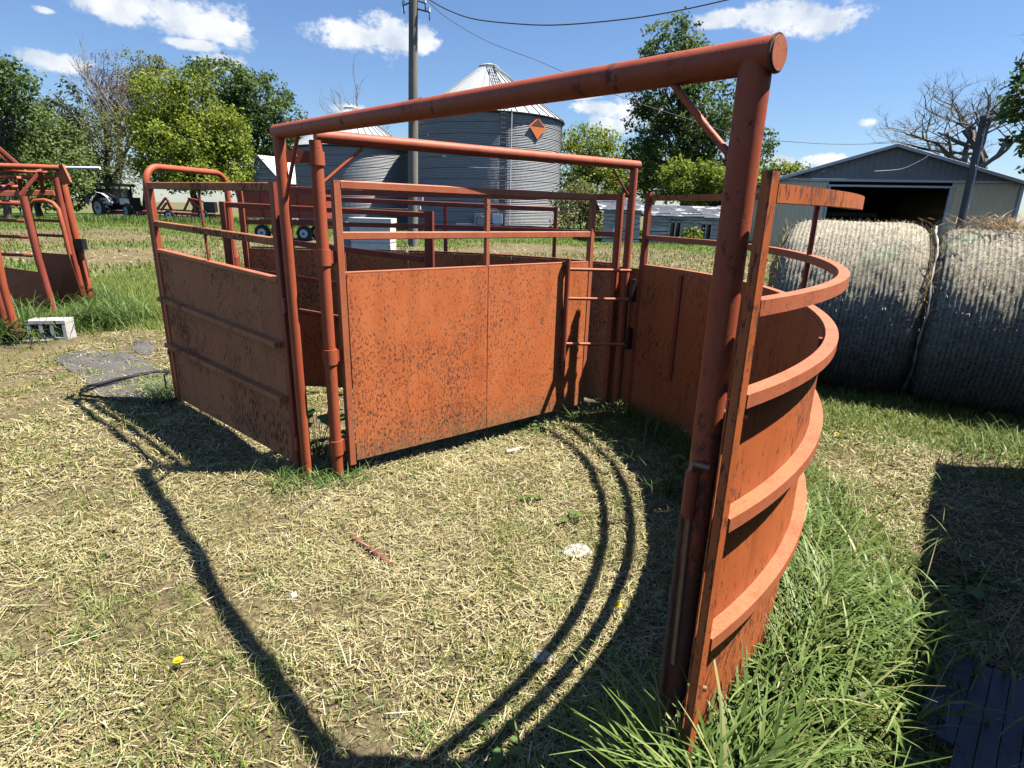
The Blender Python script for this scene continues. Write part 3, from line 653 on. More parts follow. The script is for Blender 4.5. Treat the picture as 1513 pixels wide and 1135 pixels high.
# cultivator in red
YC = 49.0
t = thing('cultivator', Z(at(275, 318, YC), 0), 'red folding cultivator with triangular braces parked behind the panel', 'farm implement')
def cb(name, a, b, w_=.22, m=MRED): return MB().beam(at(*a, YC), at(*b, YC), w_, w_).build(name, m, t)
cb('frame_bar', (212, 313), (332, 319)); cb('frame_bar', (226, 319), (322, 322), .14); cb('frame_bar', (232, 309), (318, 314), .12, MBLK)
for a, b in (((230, 312), (245, 292)), ((245, 292), (256, 311)), ((246, 293), (252, 309)), ((272, 311), (280, 294)), ((280, 294), (300, 312)), ((281, 296), (290, 312)), ((300, 298), (278, 293)), ((238, 311), (246, 300))): cb('brace', a, b, .15)
for u in range(228, 322, 8): MB().beam(at(u, 316, YC), at(u + 3, 324, YC), .08, .10).build('tine', MRED if u % 3 else MBLK, t)
for u in (250, 300): wheel(t, at(u, 318, YC - .5), .38, .25)
MB().box(at(311, 306, YC), (.9, .5, .8)).build('hydraulic_box', MBLK, t)
# ------------------------------------------------------------------ cattle tub
def V3(x, y, z): return Vector((x, y, z))
A = V3(.496, 1.36, 0); P1 = V3(-1.2605, 3.27, 0); P2 = V3(-1.08, 3.30, 0); P3 = V3(.891, 4.6955, 0)
ZA, ZP = 1.922, 1.965
def Z(p, z): return V3(p[0], p[1], z)

# front arch: post, cross pipe, slim post
t = thing('arch_frame', A, 'big orange pipe arch crossing the picture with the tall post nearest the camera', 'arch frame')
r = .0345
dA = (Z(A, ZA) - Z(P1, ZP)).normalized()
MB().tube([Z(A, -.12), Z(A, ZA - .01)], r, 28).build('post', P_POST, t, True, label='thick near post with bare rust patches')
m = MB().tube([Z(P1, ZP) - dA * .03, Z(A, ZA) + dA * .045], r + .001, 28); m.build('cross_pipe', P_POST, t, True)
e = Z(A, ZA) + dA * .046
MB().tube([e, e + dA * .003], r - .002, 28).build('end_cap', P_RAIL, t, True)
MB().tube([e - dA * .006, e - dA * .001], r + .003, 28).build('weld_bead', IRON, t, True)
MB().tube([Z(P1, -.05), Z(P1, ZP - .02)], r - .003, 24).build('post', P_PIPE, t, True, label='slim far post beside the hinge pipe')
MB().tube([Z(A, ZA) - dA * .20 - V3(0, 0, .03), Z(A, ZA - .13) - dA * .10, Z(A, ZA - .20) - dA * .025], .0085, 10).build('brace', P_PIPE, t, True)
MB().tube([Z(P1, ZP - .03) + dA * .24, Z(P1, ZP - .33) + dA * .03], .010, 10).build('brace', P_PIPE, t, True)
# latch hardware on the near post
sidev = V3(.74, .67, 0)
rightv = V3(.9, -.43, 0).normalized()
for z in (1.135, .31):
    MB().tube([Z(A, z) + rightv * .02, Z(A, z) + rightv * .088], .0085, 12).build('hinge_pin', WORN, t, True)
for z, l in ((1.065, .10), (.965, .10)):
    q = Z(A, z) + rightv * .052; MB().tube([q, q + V3(.002, 0, -l)], .0095, 12).build('hinge_sleeve', P_PIPE, t, True)
leftv = V3(-.75, -.66, 0).normalized()
q = Z(A, .95) + leftv * .045
MB().tube([Z(A, 1.0) + V3(.0, -.045, .0), q + V3(-.004, -.004, .055), q + V3(-.008, -.004, .03)], .0085, 10).build('latch_bolt', WORN, t, True)
MB().tube([q + V3(0, 0, .035), q + V3(0, 0, -.095)], .0175, 16).build('latch_sleeve', P_DULL, t, True)
MB().tube([q + V3(.004, 0, -.09), q + V3(.012, .0, -.56)], .0075, 10).build('latch_rod', WORN, t, True)
MB().tube([q + V3(-.014, .0, -.09), q + V3(-.008, .012, -.70)], .007, 10).build('latch_rod', IRON, t, True)

# back arch on the hinge pipe
t = thing('hinge_arch', P2, 'slimmer orange pipe arch from the hinge pipe to the far side of the tub', 'arch frame')
d3 = (Z(P3, 1.95) - Z(P2, 1.95)).normalized(); r2 = .034
MB().tube([Z(P2, -.05), Z(P2, 1.93)], r2, 26).build('hinge_pipe', P_PIPE, t, True)
MB().tube([Z(P2, 1.952) + d3 * .0, Z(P3, 1.952) + d3 * .045], r2, 26).build('cross_pipe', P_PIPE, t, True)
MB().tube([Z(P3, -.05), Z(P3, 1.93)], r2 - .003, 26).build('post', P_PIPE, t, True)
MB().tube([Z(P2, 1.72) + d3 * .03, Z(P2, 1.91) + d3 * .26], .0095, 10).build('brace', P_PIPE, t, True)
MB().tube([Z(P3, 1.72) - d3 * .03, Z(P3, 1.91) - d3 * .22], .0085, 10).build('brace', P_DULL, t, True)
MB().tube([Z(P2, 1.805), Z(P2, 1.875)], r2 + .008, 26).build('collar', P_PIPE, t, True)
bk = MB().box((P1 + P2) / 2 + V3(-.005, -.004, 1.845), (.16, .012, .062), Matrix.Rotation(math.atan2(P2.y - P1.y, P2.x - P1.x), 3, 'Z')).build('bracket', P_DULL, t)
b0 = (P1 + P2) / 2 + V3(-.01, -.012, 1.848)
MB().tube([b0, b0 + V3(0, -.014, 0)], .009, 6).build('bolt', WORN, bk, False)

# sweep gate, turned on the hinge pipe
TH = R_(38.5); gd = V3(math.cos(TH), math.sin(TH), 0); gn = V3(math.sin(TH), -math.cos(TH), 0)
t = thing('sweep_gate', P2, 'sheeted orange sweep gate with sunlit rust flecked panels and open rails on top', 'gate')
def G(s_, z, off=0): return P2 + gd * s_ + gn * off + V3(0, 0, z)
tw = .045; s0, s1 = .095, 2.125
def gbeam(name, a, b, w_, h_, m=P_RAIL, off=0, up=(0, 0, 1), **k): return MB().beam(G(*a, off), G(*b, off), w_, h_, up).build(name, m, t, **k)
gbeam('upright', (s0, .03), (s0, 1.735), tw, tw, P_RAIL, up=tuple(gn))
gbeam('upright', (s1, .06), (s1, 1.735), tw, tw, P_RAIL, up=tuple(gn))
gbeam('top_rail', (s0 + tw / 2 + .001, 1.712), (s1 - tw / 2 - .001, 1.712), tw, .046)
gbeam('middle_rail', (s0 + tw / 2 + .001, 1.437), (s1 - tw / 2 - .001, 1.437), .035, .044)
gbeam('upright', (1.13, 1.232), (1.13, 1.688), .032, .032, P_RAIL, up=tuple(gn))
for a, b in ((s0 + .026, 1.126), (1.132, s1 - .03)):
    MB().poly([G(a, .055, .020), G(b, .055, .020), G(b, 1.222, .020), G(a, 1.222, .020)], .004, gn).build('sheet_panel', P_GATE, t)
gbeam('sheet_rim', (s0 + tw / 2 + .001, 1.228), (s1 - tw / 2 - .001, 1.228), .032, .012)
gbeam('bottom_rail', (s0 + tw / 2 + .001, .085), (s1 - tw / 2 - .001, .085), .032, .04, P_DULL)
for s_ in (.62, 1.13, 1.62): MB().beam(G(s_, .11, -.012), G(s_, 1.215, -.012), .03, .03, tuple(gn)).build('stiffener', P_DULL, t)
for z0, z1 in ((1.275, 1.365), (.70, .79), (.12, .215)):
    sl_ = MB().tube([Z(P2, z0), Z(P2, z1)], r2 + .0075, 26).build('hinge_sleeve', P_PIPE, t, True)
    MB().box(Z(P2, (z0 + z1) / 2) + gd * .058, (.04, .010, z1 - z0 - .02), Matrix.Rotation(TH, 3, 'Z')).build('hinge_tab', P_PIPE, sl_)
# swinging latch ladder at the free end of the gate
RP = G(1.845, 0, .055); EP = V3(.90, 4.47, 0)
lf = MB().tube([Z(RP, .40), Z(RP, 1.265)], .019, 14).build('latch_upright', P_DULL, t, True)
for z in (1.185, .965, .61):
    MB().tube([Z(RP, z), Z(EP, z - .005)], .0125, 12).build('latch_bar', P_RAIL, lf, True)
MB().tube([Z(EP, 1.20), Z(EP, .59)], .011, 12).build('latch_end_bar', P_DULL, lf, True)
for z in (1.03, .655): MB().box(Z(EP, z) + V3(.012, -.012, 0), (.05, .03, .17), Matrix.Rotation(.6, 3, 'Z')).build('latch_block', MBLK, lf)
for z in (1.215, .86, .52): MB().box(Z(RP, z) - gn * .022, (.05, .03, .05), Matrix.Rotation(TH, 3, 'Z')).build('latch_lug', IRON, lf)

# outer curved wall of the tub
t = thing('curved_wall', V3(TC[0] + TR, TC[1], 0), 'curved orange tub wall with ribbed sheet and two open top rails, right of the near post', 'cattle pen wall')
def dz(th, z):
    k = ss(12, -32, th) if False else float(1 - ss(-32, 12, th)); return -(.02 + .045 * float(ss(1.5, 1.66, z))) * k
T0, T1 = -51.8, 35.0; RO = TR + .046
def arc(name, r0, r1, z0, z1, m, a=T0 + 1.32, b=T1, n=56, par=None): return MB().arc(TC, r0, r1, z0, z1, a, b, n, dz).build(name, m, par or t, True)
for a, b in ((T0 + 1.1, -6.05), (-5.95, T1)): arc('sheet_panel', TR, TR + .004, .0, 1.205, P_WALL, a, b, 34)
arc('top_rail', TR + .010, RO - .002, 1.694, 1.732, P_WALL)
arc('second_rail', TR + .010, RO - .002, 1.408, 1.444, P_RAIL)
arc('rib', TR + .005, RO, 1.192, 1.226, P_RAIL)
for z in (.866, .509): arc('rib', TR + .005, RO + .002, z, z + .038, P_RAIL)
for th in (T0 + .8, T1 - .6):
    c = V3(TC[0] + (TR + (.034 if th < 0 else .02)) * math.cos(R_(th)), TC[1] + (TR + (.034 if th < 0 else .02)) * math.sin(R_(th)), 0); k = th < 0
    o_ = V3(math.cos(R_(th)), math.sin(R_(th)), 0)
    MB().beam(Z(c, -.06), Z(c, 1.690 if k else 1.752), .034 if k else .045, .024 if k else .045, tuple(o_)).build('end_post', P_WALL if k else P_DULL, t)
arc('sheet_panel', TR + .085, TR + .088, .0, 1.18, P_WALL, T1 - .2, 42.5, 8)
for th in (-28, 3, 24):
    a = V3(TC[0] + (TR - .008) * math.cos(R_(th)), TC[1] + (TR - .008) * math.sin(R_(th)), 0)
    MB().beam(Z(a, .42 if th == 24 else .05), Z(a, 1.19), .034, .012, tuple(V3(math.cos(R_(th)), math.sin(R_(th)), 0))).build('stiffener', P_DULL, t)
for th in (-9.0,):
    a = V3(TC[0] + (TR + .02) * math.cos(R_(th)), TC[1] + (TR + .02) * math.sin(R_(th)), 0)
    MB().beam(Z(a, 1.20), Z(a, 1.69), .02, .02, tuple(V3(math.cos(R_(th)), math.sin(R_(th)), 0))).build('rail_support', P_DULL, t)

# sheeted side panel, left of the arches
LT = V3(-2.80, 4.58, 0); H0 = P1 + (LT - P1).normalized() * .10
sd = (LT - H0).normalized(); sn = V3(sd.y, -sd.x, 0); sn = sn if sn.y < 0 else -sn
t = thing('side_panel', H0, 'brown stained sheeted panel in its own shade, left of the two hinge posts', 'cattle pen panel')
LL = (LT - H0).length - .055
def Q(s_, z, off=0): return H0 + sd * s_ + sn * off + V3(0, 0, z)
def slope(s_, zr, zl): return zr + (zl - zr) * s_ / LL
MB().beam(Q(0, .02), Q(0, 1.715), .05, .045, tuple(sn)).build('upright', P_DULL, t)
MB().beam(Q(LL, .02), Q(LL, 1.73), .05, .04, tuple(sn)).build('upright', P_PIPE, t)
def qrail(name, zr, zl, w_, h_, m, off=0): return MB().beam(Q(.027, slope(.027, zr, zl), off), Q(LL - .027, slope(LL - .027, zr, zl), off), w_, h_).build(name, m, t)
qrail('top_rail', 1.69, 1.71, .035, .048, P_SIDE)
qrail('middle_rail', 1.395, 1.435, .035, .045, P_SIDE)
qrail('sheet_rim', 1.18, 1.235, .045, .03, P_RAIL)
zz = [(.03, .03), (.46, .50), (.80, .87), (1.165, 1.22)]
for (a0_, a1_), (b0_, b1_) in zip(zz, zz[1:]):
    MB().poly([Q(.02, a0_ + .002, .006), Q(LL - .02, a1_ + .002, .006), Q(LL - .02, b1_ - .002, .006), Q(.02, b0_ - .002, .006)], .004, sn).build('sheet_panel', P_SIDE, t)
for zr, zl in zz[1:3]: qrail('rib', zr, zl, .075, .034, P_SIDE, .034)
MB().tube([Q(LL * .52, 1.225, .0), Q(LL * .535, 1.69, 0)], .009, 10).build('rod', P_DULL, t, True)
for z in (1.00, .14):
    q = Q(-.035, z, .022); h = MB().tube([q, q + V3(0, 0, .085)], .0135, 14).build('hinge_sleeve', P_RAIL, t, True)
    MB().box(q + sd * .02 + V3(0, 0, .04), (.03, .006, .07), Matrix.Rotation(math.atan2(sd.y, sd.x), 3, 'Z')).build('hinge_tab', IRON, h)

# bow over the alley exit
BE = V3(-2.62, 5.47, 0)
t = thing('alley_bow', LT, 'rounded orange pipe bow standing at the left end of the stained panel', 'arch frame')
bx = (BE - LT).normalized(); pts = [Z(LT, -.05), Z(LT, .6), Z(LT, 1.2), Z(LT, 1.72)]
for k in range(1, 7):
    a = k / 6 * math.pi / 2; pts.append(LT + bx * (.13 * (1 - math.cos(a))) + V3(0, 0, 1.72 + .13 * math.sin(a)))
for k in range(0, 7):
    a = k / 6 * math.pi / 2; pts.append(BE - bx * (.13 * (1 - math.sin(a))) + V3(0, 0, 1.72 + .13 * math.cos(a)))
pts += [Z(BE, 1.3), Z(BE, .6), Z(BE, -.05)]
MB().tube(pts, .025, 18).build('bow_pipe', P_PIPE, t, True)
MB().tube([Z(BE, 1.02), Z(BE, 1.12)], .045, 16).build('collar', P_DULL, t, True)
MB().tube([Z(LT, .40), Z(LT, .43)], .032, 16).build('collar', IRON, t, True)
lp = LT + V3(-.03, -.05, .24); MB().tube([lp, lp + V3(-.03, 0, 0), lp + V3(-.03, 0, -.12), lp + V3(0, 0, -.12)], .006, 8).build('latch_loop', IRON, t, True)

# rear wall of the alley, curving on from the tub
t = thing('rear_wall', V3(-1.0, 5.6, 0), 'long low sheeted alley wall behind the sweep gate with two open rails above', 'cattle pen wall')
RM = 2.40; XM = -2.52; YM = TC[1] + RM
for name, z0, z1, w_, m in (('sheet_panel', .02, 1.195, .004, P_GATE), ('top_rail', 1.695, 1.742, .04, P_DULL), ('middle_rail', 1.415, 1.455, .036, P_DULL)):
    for a, b in ((41.5, 65.9), (66, 90)): MB().arc(TC, RM, RM + w_, z0, z1, a, b, 14).build(name, m, t, True)
    MB().box(((TC[0] + XM) / 2 - .001, YM + w_ / 2, (z0 + z1) / 2), (TC[0] - XM - .004, w_, z1 - z0)).build(name, m, t)
MB().box(((TC[0] + XM) / 2, YM + .012, 1.205), (TC[0] - XM - .05, .034, .014)).build('sheet_rim', P_RAIL, t)
MB().arc(TC, RM - .008, RM + .03, 1.197, 1.212, 41.5, 89.9, 24).build('sheet_rim', P_DULL, t, True)
for th in (41.0, 53, 66, 78): 
    a = V3(TC[0] + (RM + .02) * math.cos(R_(th)), TC[1] + (RM + .02) * math.sin(R_(th)), 0); o_ = V3(math.cos(R_(th)), math.sin(R_(th)), 0)
    if th == 41.0: MB().beam(Z(a, -.05), Z(a, 1.752), .05, .05, tuple(o_)).build('end_post', P_PIPE, t)
    else: MB().beam(Z(a, .02) - o_ * .027, Z(a, 1.17) - o_ * .027, .03, .012, tuple(o_)).build('stiffener', P_RAIL, t)
MB().beam(V3(XM - .027, YM + .01, -.05), V3(XM - .027, YM + .01, 1.75), .055, .05, (0, 1, 0)).build('end_post', P_PIPE, t)
MB().beam(V3(-1.62, YM - .012, .02), V3(-1.62, YM - .012, 1.19), .035, .016, (0, 1, 0)).build('stiffener', P_RAIL, t)
MB().beam(V3(XM + .33, YM + .012, 1.214), V3(XM + .33, YM + .012, 1.72), .03, .03, (0, 1, 0)).build('rail_support', P_RAIL, t)

# low panel between the alley and the hinge side
ea = at(634, 318, 4.85); eb = at(333, 302, 4.95)
t = thing('divider_panel', V3(-1.5, 4.9, 0), 'dark low rail panel with a stout end post seen through the sweep gate rails', 'cattle pen panel')
def dpt(k, u0, v0, u1, v1): return at(u0, v0, 4.95).lerp(at(u1, v1, 4.85), k)
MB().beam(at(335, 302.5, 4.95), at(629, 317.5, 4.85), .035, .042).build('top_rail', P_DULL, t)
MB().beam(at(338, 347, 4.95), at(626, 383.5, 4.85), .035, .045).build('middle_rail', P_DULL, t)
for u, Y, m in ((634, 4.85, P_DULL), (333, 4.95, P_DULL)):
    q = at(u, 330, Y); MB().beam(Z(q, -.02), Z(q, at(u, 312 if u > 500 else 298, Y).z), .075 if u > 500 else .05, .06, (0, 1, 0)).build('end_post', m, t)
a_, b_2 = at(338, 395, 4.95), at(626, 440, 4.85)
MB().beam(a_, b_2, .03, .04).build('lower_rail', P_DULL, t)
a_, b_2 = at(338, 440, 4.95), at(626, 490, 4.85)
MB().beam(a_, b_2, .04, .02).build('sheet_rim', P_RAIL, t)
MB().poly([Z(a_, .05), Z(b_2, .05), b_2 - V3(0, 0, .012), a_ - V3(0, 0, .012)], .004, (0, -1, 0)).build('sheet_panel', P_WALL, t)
for k in (.30, .50, .80):
    q = at(338, 440, 4.95).lerp(at(626, 490, 4.85), k); q2 = at(338, 395, 4.95).lerp(at(626, 440, 4.85), k)
    MB().beam(q + V3(0, 0, .011), Z(q2, q2.z - .021), .022, .022, (0, 1, 0)).build('spindle', P_DULL, t)

# a loose gate frame behind the alley wall
t = thing('spare_gate', Z(at(660, 330, 6.6), 0), 'dark open pipe gate frame leaning along the back of the alley wall', 'gate')
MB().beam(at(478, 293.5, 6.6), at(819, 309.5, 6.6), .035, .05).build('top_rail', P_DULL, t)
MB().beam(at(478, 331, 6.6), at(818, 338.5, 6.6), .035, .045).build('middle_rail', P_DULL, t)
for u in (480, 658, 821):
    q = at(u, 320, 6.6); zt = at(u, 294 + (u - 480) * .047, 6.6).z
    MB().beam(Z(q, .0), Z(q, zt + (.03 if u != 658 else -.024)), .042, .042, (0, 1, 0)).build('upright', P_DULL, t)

# squeeze chute at the left edge
t = thing('squeeze_chute', V3(-6.3, 7.8, 0), 'worn red squeeze chute with pipe frame and arched side gate at the left edge', 'squeeze chute')
def cy(u): return 6.55 + (min(max(u, 0), 135) / 135) * 2.6          # the side runs back from near left to far right
def cpt(u, v, Yo=None): return at(u, v, cy(u) if Yo is None else Yo)
def ctube(name, pts, r_, m=P_PIPE, par=None, Y=None): return MB().tube([cpt(u, v, Y) for u, v in pts], r_, 12).build(name, m, par or t, True)
ctube('leg', [(88, 252), (112, 350), (136, 448)], .055, P_PIPE, Y=9.0)
ctube('leg', [(82, 262), (100, 345), (124, 440)], .042, P_DULL, Y=8.9)
ctube('leg', [(34, 290), (56, 380), (80, 462)], .045, P_DULL, Y=7.9)
ctube('leg', [(-8, 360), (4, 420), (27, 502)], .04, P_PIPE, Y=6.5)
ctube('leg', [(-18, 372), (-6, 430), (13, 490)], .04, P_DULL, Y=6.6)
for (u0, v0, u1, v1, r_) in ((-60, 243, 87, 248, .038), (-60, 261, 82, 262, .03), (-60, 252, 70, 255, .02), (-60, 276, 26, 276, .025), (-60, 296, 32, 299, .02)):
    MB().tube([at(u0, v0, 8.3), at(u1, v1, 8.9)], r_, 12).build('top_pipe', P_PIPE, t, True)
MB().beam(at(-60, 287, 8.4), at(80, 285, 8.8), .05, .075).build('top_beam', P_RAIL, t)
for (u0, v0, u1, v1) in ((-5, 288, 22, 268), (30, 288, 62, 250), (58, 252, 64, 284), (-30, 194, 30, 246), (-25, 208, 26, 250), (28, 262, 32, 290)):
    MB().beam(at(u0, v0, 8.55), at(u1, v1, 8.75), .05, .045).build('diagonal_strut', P_DULL, t)
q = at(93, 258, 8.93); MB().box(q, (.14, .04, .26), Matrix.Rotation(-.3, 3, 'Y')).build('corner_plate', P_RAIL, t)
arch = [(58, 375), (50, 340), (44, 315), (45, 303), (52, 297), (66, 296), (78, 300), (86, 309), (93, 335), (103, 376)]
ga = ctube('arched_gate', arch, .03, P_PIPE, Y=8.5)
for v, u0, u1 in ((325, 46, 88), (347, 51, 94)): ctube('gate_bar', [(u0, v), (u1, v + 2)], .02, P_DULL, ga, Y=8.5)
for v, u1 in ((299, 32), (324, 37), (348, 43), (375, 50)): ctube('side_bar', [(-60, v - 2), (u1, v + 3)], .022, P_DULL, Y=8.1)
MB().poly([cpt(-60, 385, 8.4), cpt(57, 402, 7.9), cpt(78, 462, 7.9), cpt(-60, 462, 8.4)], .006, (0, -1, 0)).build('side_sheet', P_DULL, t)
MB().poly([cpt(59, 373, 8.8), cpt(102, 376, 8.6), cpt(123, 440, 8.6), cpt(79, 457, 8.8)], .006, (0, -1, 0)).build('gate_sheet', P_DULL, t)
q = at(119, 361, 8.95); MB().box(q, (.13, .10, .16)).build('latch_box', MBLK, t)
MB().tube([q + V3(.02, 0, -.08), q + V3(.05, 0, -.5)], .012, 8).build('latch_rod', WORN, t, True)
MB().beam(at(26, 500, 6.45), at(26, 487, 6.45) + V3(0, 0, .0), .10, .12, (0, 1, 0)).build('foot', IRON, t)
pole = MB().tube([at(95, 248, 9.3), at(148, 248.5, 9.3)], .022, 10).build('light_pole', WHITE, None, True, origin=at(95, 248, 9.3)); pole.name = 'pale_bar'
tag(pole, 'pale bar sticking out to the right from the top corner of the squeeze chute', 'bar')
# ------------------------------------------------------------------ bales and small things
BD = V3(math.cos(-.515), math.sin(-.515), 0); BN = V3(BD.y, -BD.x, 0)          # bale row direction and its side
def bale(c, L, R, label, seed, group='net wrapped round bales', yaw=0.0):
    """round bale lying with its axis along BD; net wrap ridges, sagging base, hairy straw ends"""
    g = np.random.default_rng(seed); d_ = Matrix.Rotation(yaw, 3, 'Z') @ BD; n_ = V3(d_.y, -d_.x, 0); nl, na = 181, 120
    s = np.linspace(-L / 2, L / 2, nl); a = np.linspace(0, 2 * math.pi, na, endpoint=False)
    SS, AA = np.meshgrid(s, a, indexing='ij'); edge = 1 - ((np.abs(SS) / (L / 2)) ** 9) * .13
    rr = R * edge + 0.0045 * np.cos(SS / .036 * 2 * math.pi + .5 * np.sin(AA * 2)) * (1 - .6 * vn(SS * 3 + 9, AA, 1.5, seed, 2)) + (vn(SS + 7, AA * R, 4, seed + 2, 3) - .5) * .032 + (vn(SS + 3, AA * R, 28, seed + 5, 2) - .5) * .016
    z = rr * np.sin(AA) ; z = np.maximum(z, -R * .90 + .02 * (z + R)); 
    x = rr * np.cos(AA) * (1 + .05 * (1 - np.sin(AA)) * .5)
    P = np.array(c)[None, None] + SS[..., None] * np.array(d_) + x[..., None] * np.array(n_) + z[..., None] * np.array([0, 0, 1.])
    V = P.reshape(-1, 3); ix = np.arange(nl * na).reshape(nl, na)
    F = np.stack([ix[:-1], np.roll(ix[:-1], -1, 1), np.roll(ix[1:], -1, 1), ix[1:]], -1).reshape(-1, 4)
    t = thing('round_bale', Z(c, 0), label, 'hay bale', group)
    npmesh('net_wrap', V - np.array(t.location), F, BALEM, t, smooth=True, tint=(.5 + .5 * np.cos(SS / .036 * 2 * math.pi + .5 * np.sin(AA * 2))).ravel())
    ends = []
    for sg in (-1, 1):                                                  # straw spiral end faces with loose fibres
        m = MB(); ce = Vector(c) + d_ * (sg * L / 2 * .985); ring = [ce + n_ * (R * .9 * math.cos(q)) + V3(0, 0, max(R * .9 * math.sin(q), -R * .86)) for q in a[::5]]
        r2_ = [ce + d_ * sg * (.10 + random.uniform(-.03, .03)) + (p - ce) * .72 for p in ring]; k_ = len(ring)
        m.add([ce + d_ * sg * .13] + r2_ + ring, [(0, i + 1, (i + 1) % k_ + 1) for i in range(k_)] + [(i + 1, k_ + i + 1, k_ + (i + 1) % k_ + 1, (i + 1) % k_ + 1) for i in range(k_)]); ends.append(m.build('end_face', HAYB, t))
    # fibres poking through the net and off the ends
    N = 6000; k = g.integers(0, len(V), N); base = V[k] - np.array(t.location); nrm = V[k] - (np.array(c) + ((V[k] - np.array(c)) @ np.array(d_))[:, None] * np.array(d_)); nrm /= np.linalg.norm(nrm, axis=1)[:, None]
    tang = g.normal(size=(N, 3)); tang /= np.linalg.norm(tang, axis=1)[:, None]; dirn = tang * 1.0 + nrm * .12; dirn /= np.linalg.norm(dirn, axis=1)[:, None]
    l = g.uniform(.012, .05, N)[:, None]; sdv = np.cross(dirn, nrm); sdv /= np.linalg.norm(sdv, axis=1)[:, None] + 1e-6; w_ = .0022
    b = base + nrm * .006; VV = np.stack([b - sdv * w_, b + sdv * w_, b + dirn * l + sdv * w_ * .5, b + dirn * l - sdv * w_ * .5], 1).reshape(-1, 3)
    FF = np.arange(N * 4).reshape(N, 4); npmesh('loose_fibres', VV, FF, HAYF, t, tint=np.repeat(g.random(N), 4), kind='stuff')
    N = 5200; q = g.uniform(0, 2 * math.pi, N); r_ = R * np.sqrt(g.uniform(.35, 1, N)) * .97; sg = g.choice([-1, 1], N)
    b = np.array(c) - np.array(t.location) + (sg * (L / 2 * .98 + .10 * np.sqrt(np.maximum(0, 1 - (r_ / R) ** 2))))[:, None] * np.array(d_) + (r_ * np.cos(q))[:, None] * np.array(n_) + np.maximum(r_ * np.sin(q), -.85 * R)[:, None] * np.array([0, 0, 1.])
    dirn = g.normal(size=(N, 3)) * .8 + sg[:, None] * np.array(d_) * .8; dirn /= np.linalg.norm(dirn, axis=1)[:, None]; l = g.uniform(.05, .16, N)[:, None]
    sdv = np.cross(dirn, [0.3, .2, 1]); sdv /= np.linalg.norm(sdv, axis=1)[:, None] + 1e-6
    VV = np.stack([b - sdv * w_, b + sdv * w_, b + dirn * l + sdv * w_ * .4, b + dirn * l - sdv * w_ * .4], 1).reshape(-1, 3)
    npmesh('end_straw', VV, np.arange(N * 4).reshape(N, 4), HAYF, t, tint=np.repeat(g.uniform(.1, .8, N), 4), kind='stuff')
    return t
BALEM, n, b, o = mat('net wrapped hay')
pth = noise(n, 2.2, 5, .65); fb_ = noise(n, 95, 5, .75, (1, 1, 1)); fb2 = noise(n, 34, 5, .7)
col = ramp(n, mth(n, 'MULTIPLY_ADD', fb_, .6, mth(n, 'MULTIPLY', fb2, .4)), [(.38, (.06, .048, .032)), (.5, (.29, .255, .185)), (.62, (.58, .53, .42))])
ta = n.nodes.new('ShaderNodeAttribute'); ta.attribute_name = 'tint'
strand = mth(n, 'MULTIPLY', mth(n, 'MULTIPLY', mth(n, 'SUBTRACT', ta.outputs['Fac'], .68), 5.0, clamp=True), mth(n, 'MULTIPLY', mth(n, 'SUBTRACT', fb_, .36), 4.0, clamp=True))
grn = noise(n, 1.9, 3, .5, dist=.6); col = mixc(n, mth(n, 'MULTIPLY', mth(n, 'SUBTRACT', grn, .64), 6, clamp=True), col, (.10, .26, .13))
col = mixc(n, mth(n, 'MULTIPLY', mth(n, 'SUBTRACT', pth, .5), 3.0, clamp=True), col, mixc(n, fb_, (.11, .09, .065), (.40, .35, .27)))
col = mixc(n, mth(n, 'MULTIPLY', strand, .55), col, (.62, .57, .45))
n.links.new(col, b.inputs['Base Color']); b.inputs['Roughness'].default_value = .9; b.inputs['Specular IOR Level'].default_value = .1; bump(n, b, fb_, .8, .012)
RB = .83
b0c = gp(1262, 566); c1 = V3(3.335, 5.84, RB * .90)
bale(c1, 1.18, RB, 'weathered net wrapped bale nearest the tub, directly beside the curved wall', 3)
c2 = c1 + BD * 1.25 + V3(.0, -.02, -.03); bale(c2, 1.20, RB - .005, 'grey net wrapped bale cut off by the right edge, with a green stain', 8, yaw=-.05)
# seam twine between the bales and loose hay on top
q = c1 + BD * .61
tw_ = [q + BN * (RB * .97 * math.cos(a)) + V3(0, 0, max(RB * .97 * math.sin(a), -RB * .9)) + V3(.01 * math.sin(9 * a), 0, 0) for a in np.linspace(R_(95), R_(-80), 40)]
tag(MB().tube([Vector(p) for p in tw_], [.004 + .004 * (i % 3) for i in range(40)], 6).build('net_edge', CONC, None, True, origin=tw_[0]), 'frayed pale strip of net hanging down the seam between two bales', 'net strip')
def haypile(c, n_, spread, label, tmin=.2):
    g = np.random.default_rng(5); P = np.array(c) + g.normal(size=(n_, 3)) * np.array(spread); P[:, 2] = np.maximum(P[:, 2], c[2] - spread[2])
    V, F, T = blades(P, g.uniform(0, 6.28, n_), g.uniform(.08, .25, n_), np.full(n_, .006), g.uniform(1.0, 1.9, n_), g.uniform(1.0, 2.1, n_), 2, g.uniform(tmin, .75, n_))
    tag(npmesh('loose_hay', V, F, HAYF2, tint=T, origin=c), label, 'hay')
HAYF2 = leafmat('golden fibres', [(0, (.16, .09, .03)), (.5, (.36, .22, .08)), (1, (.55, .40, .19))], .15, .8)
haypile(tuple(c2 + BD * .05 + V3(0, .1, RB + .03)), 900, (.30, .14, .035), 'golden clump of loose hay lying on top of the right hand bale')

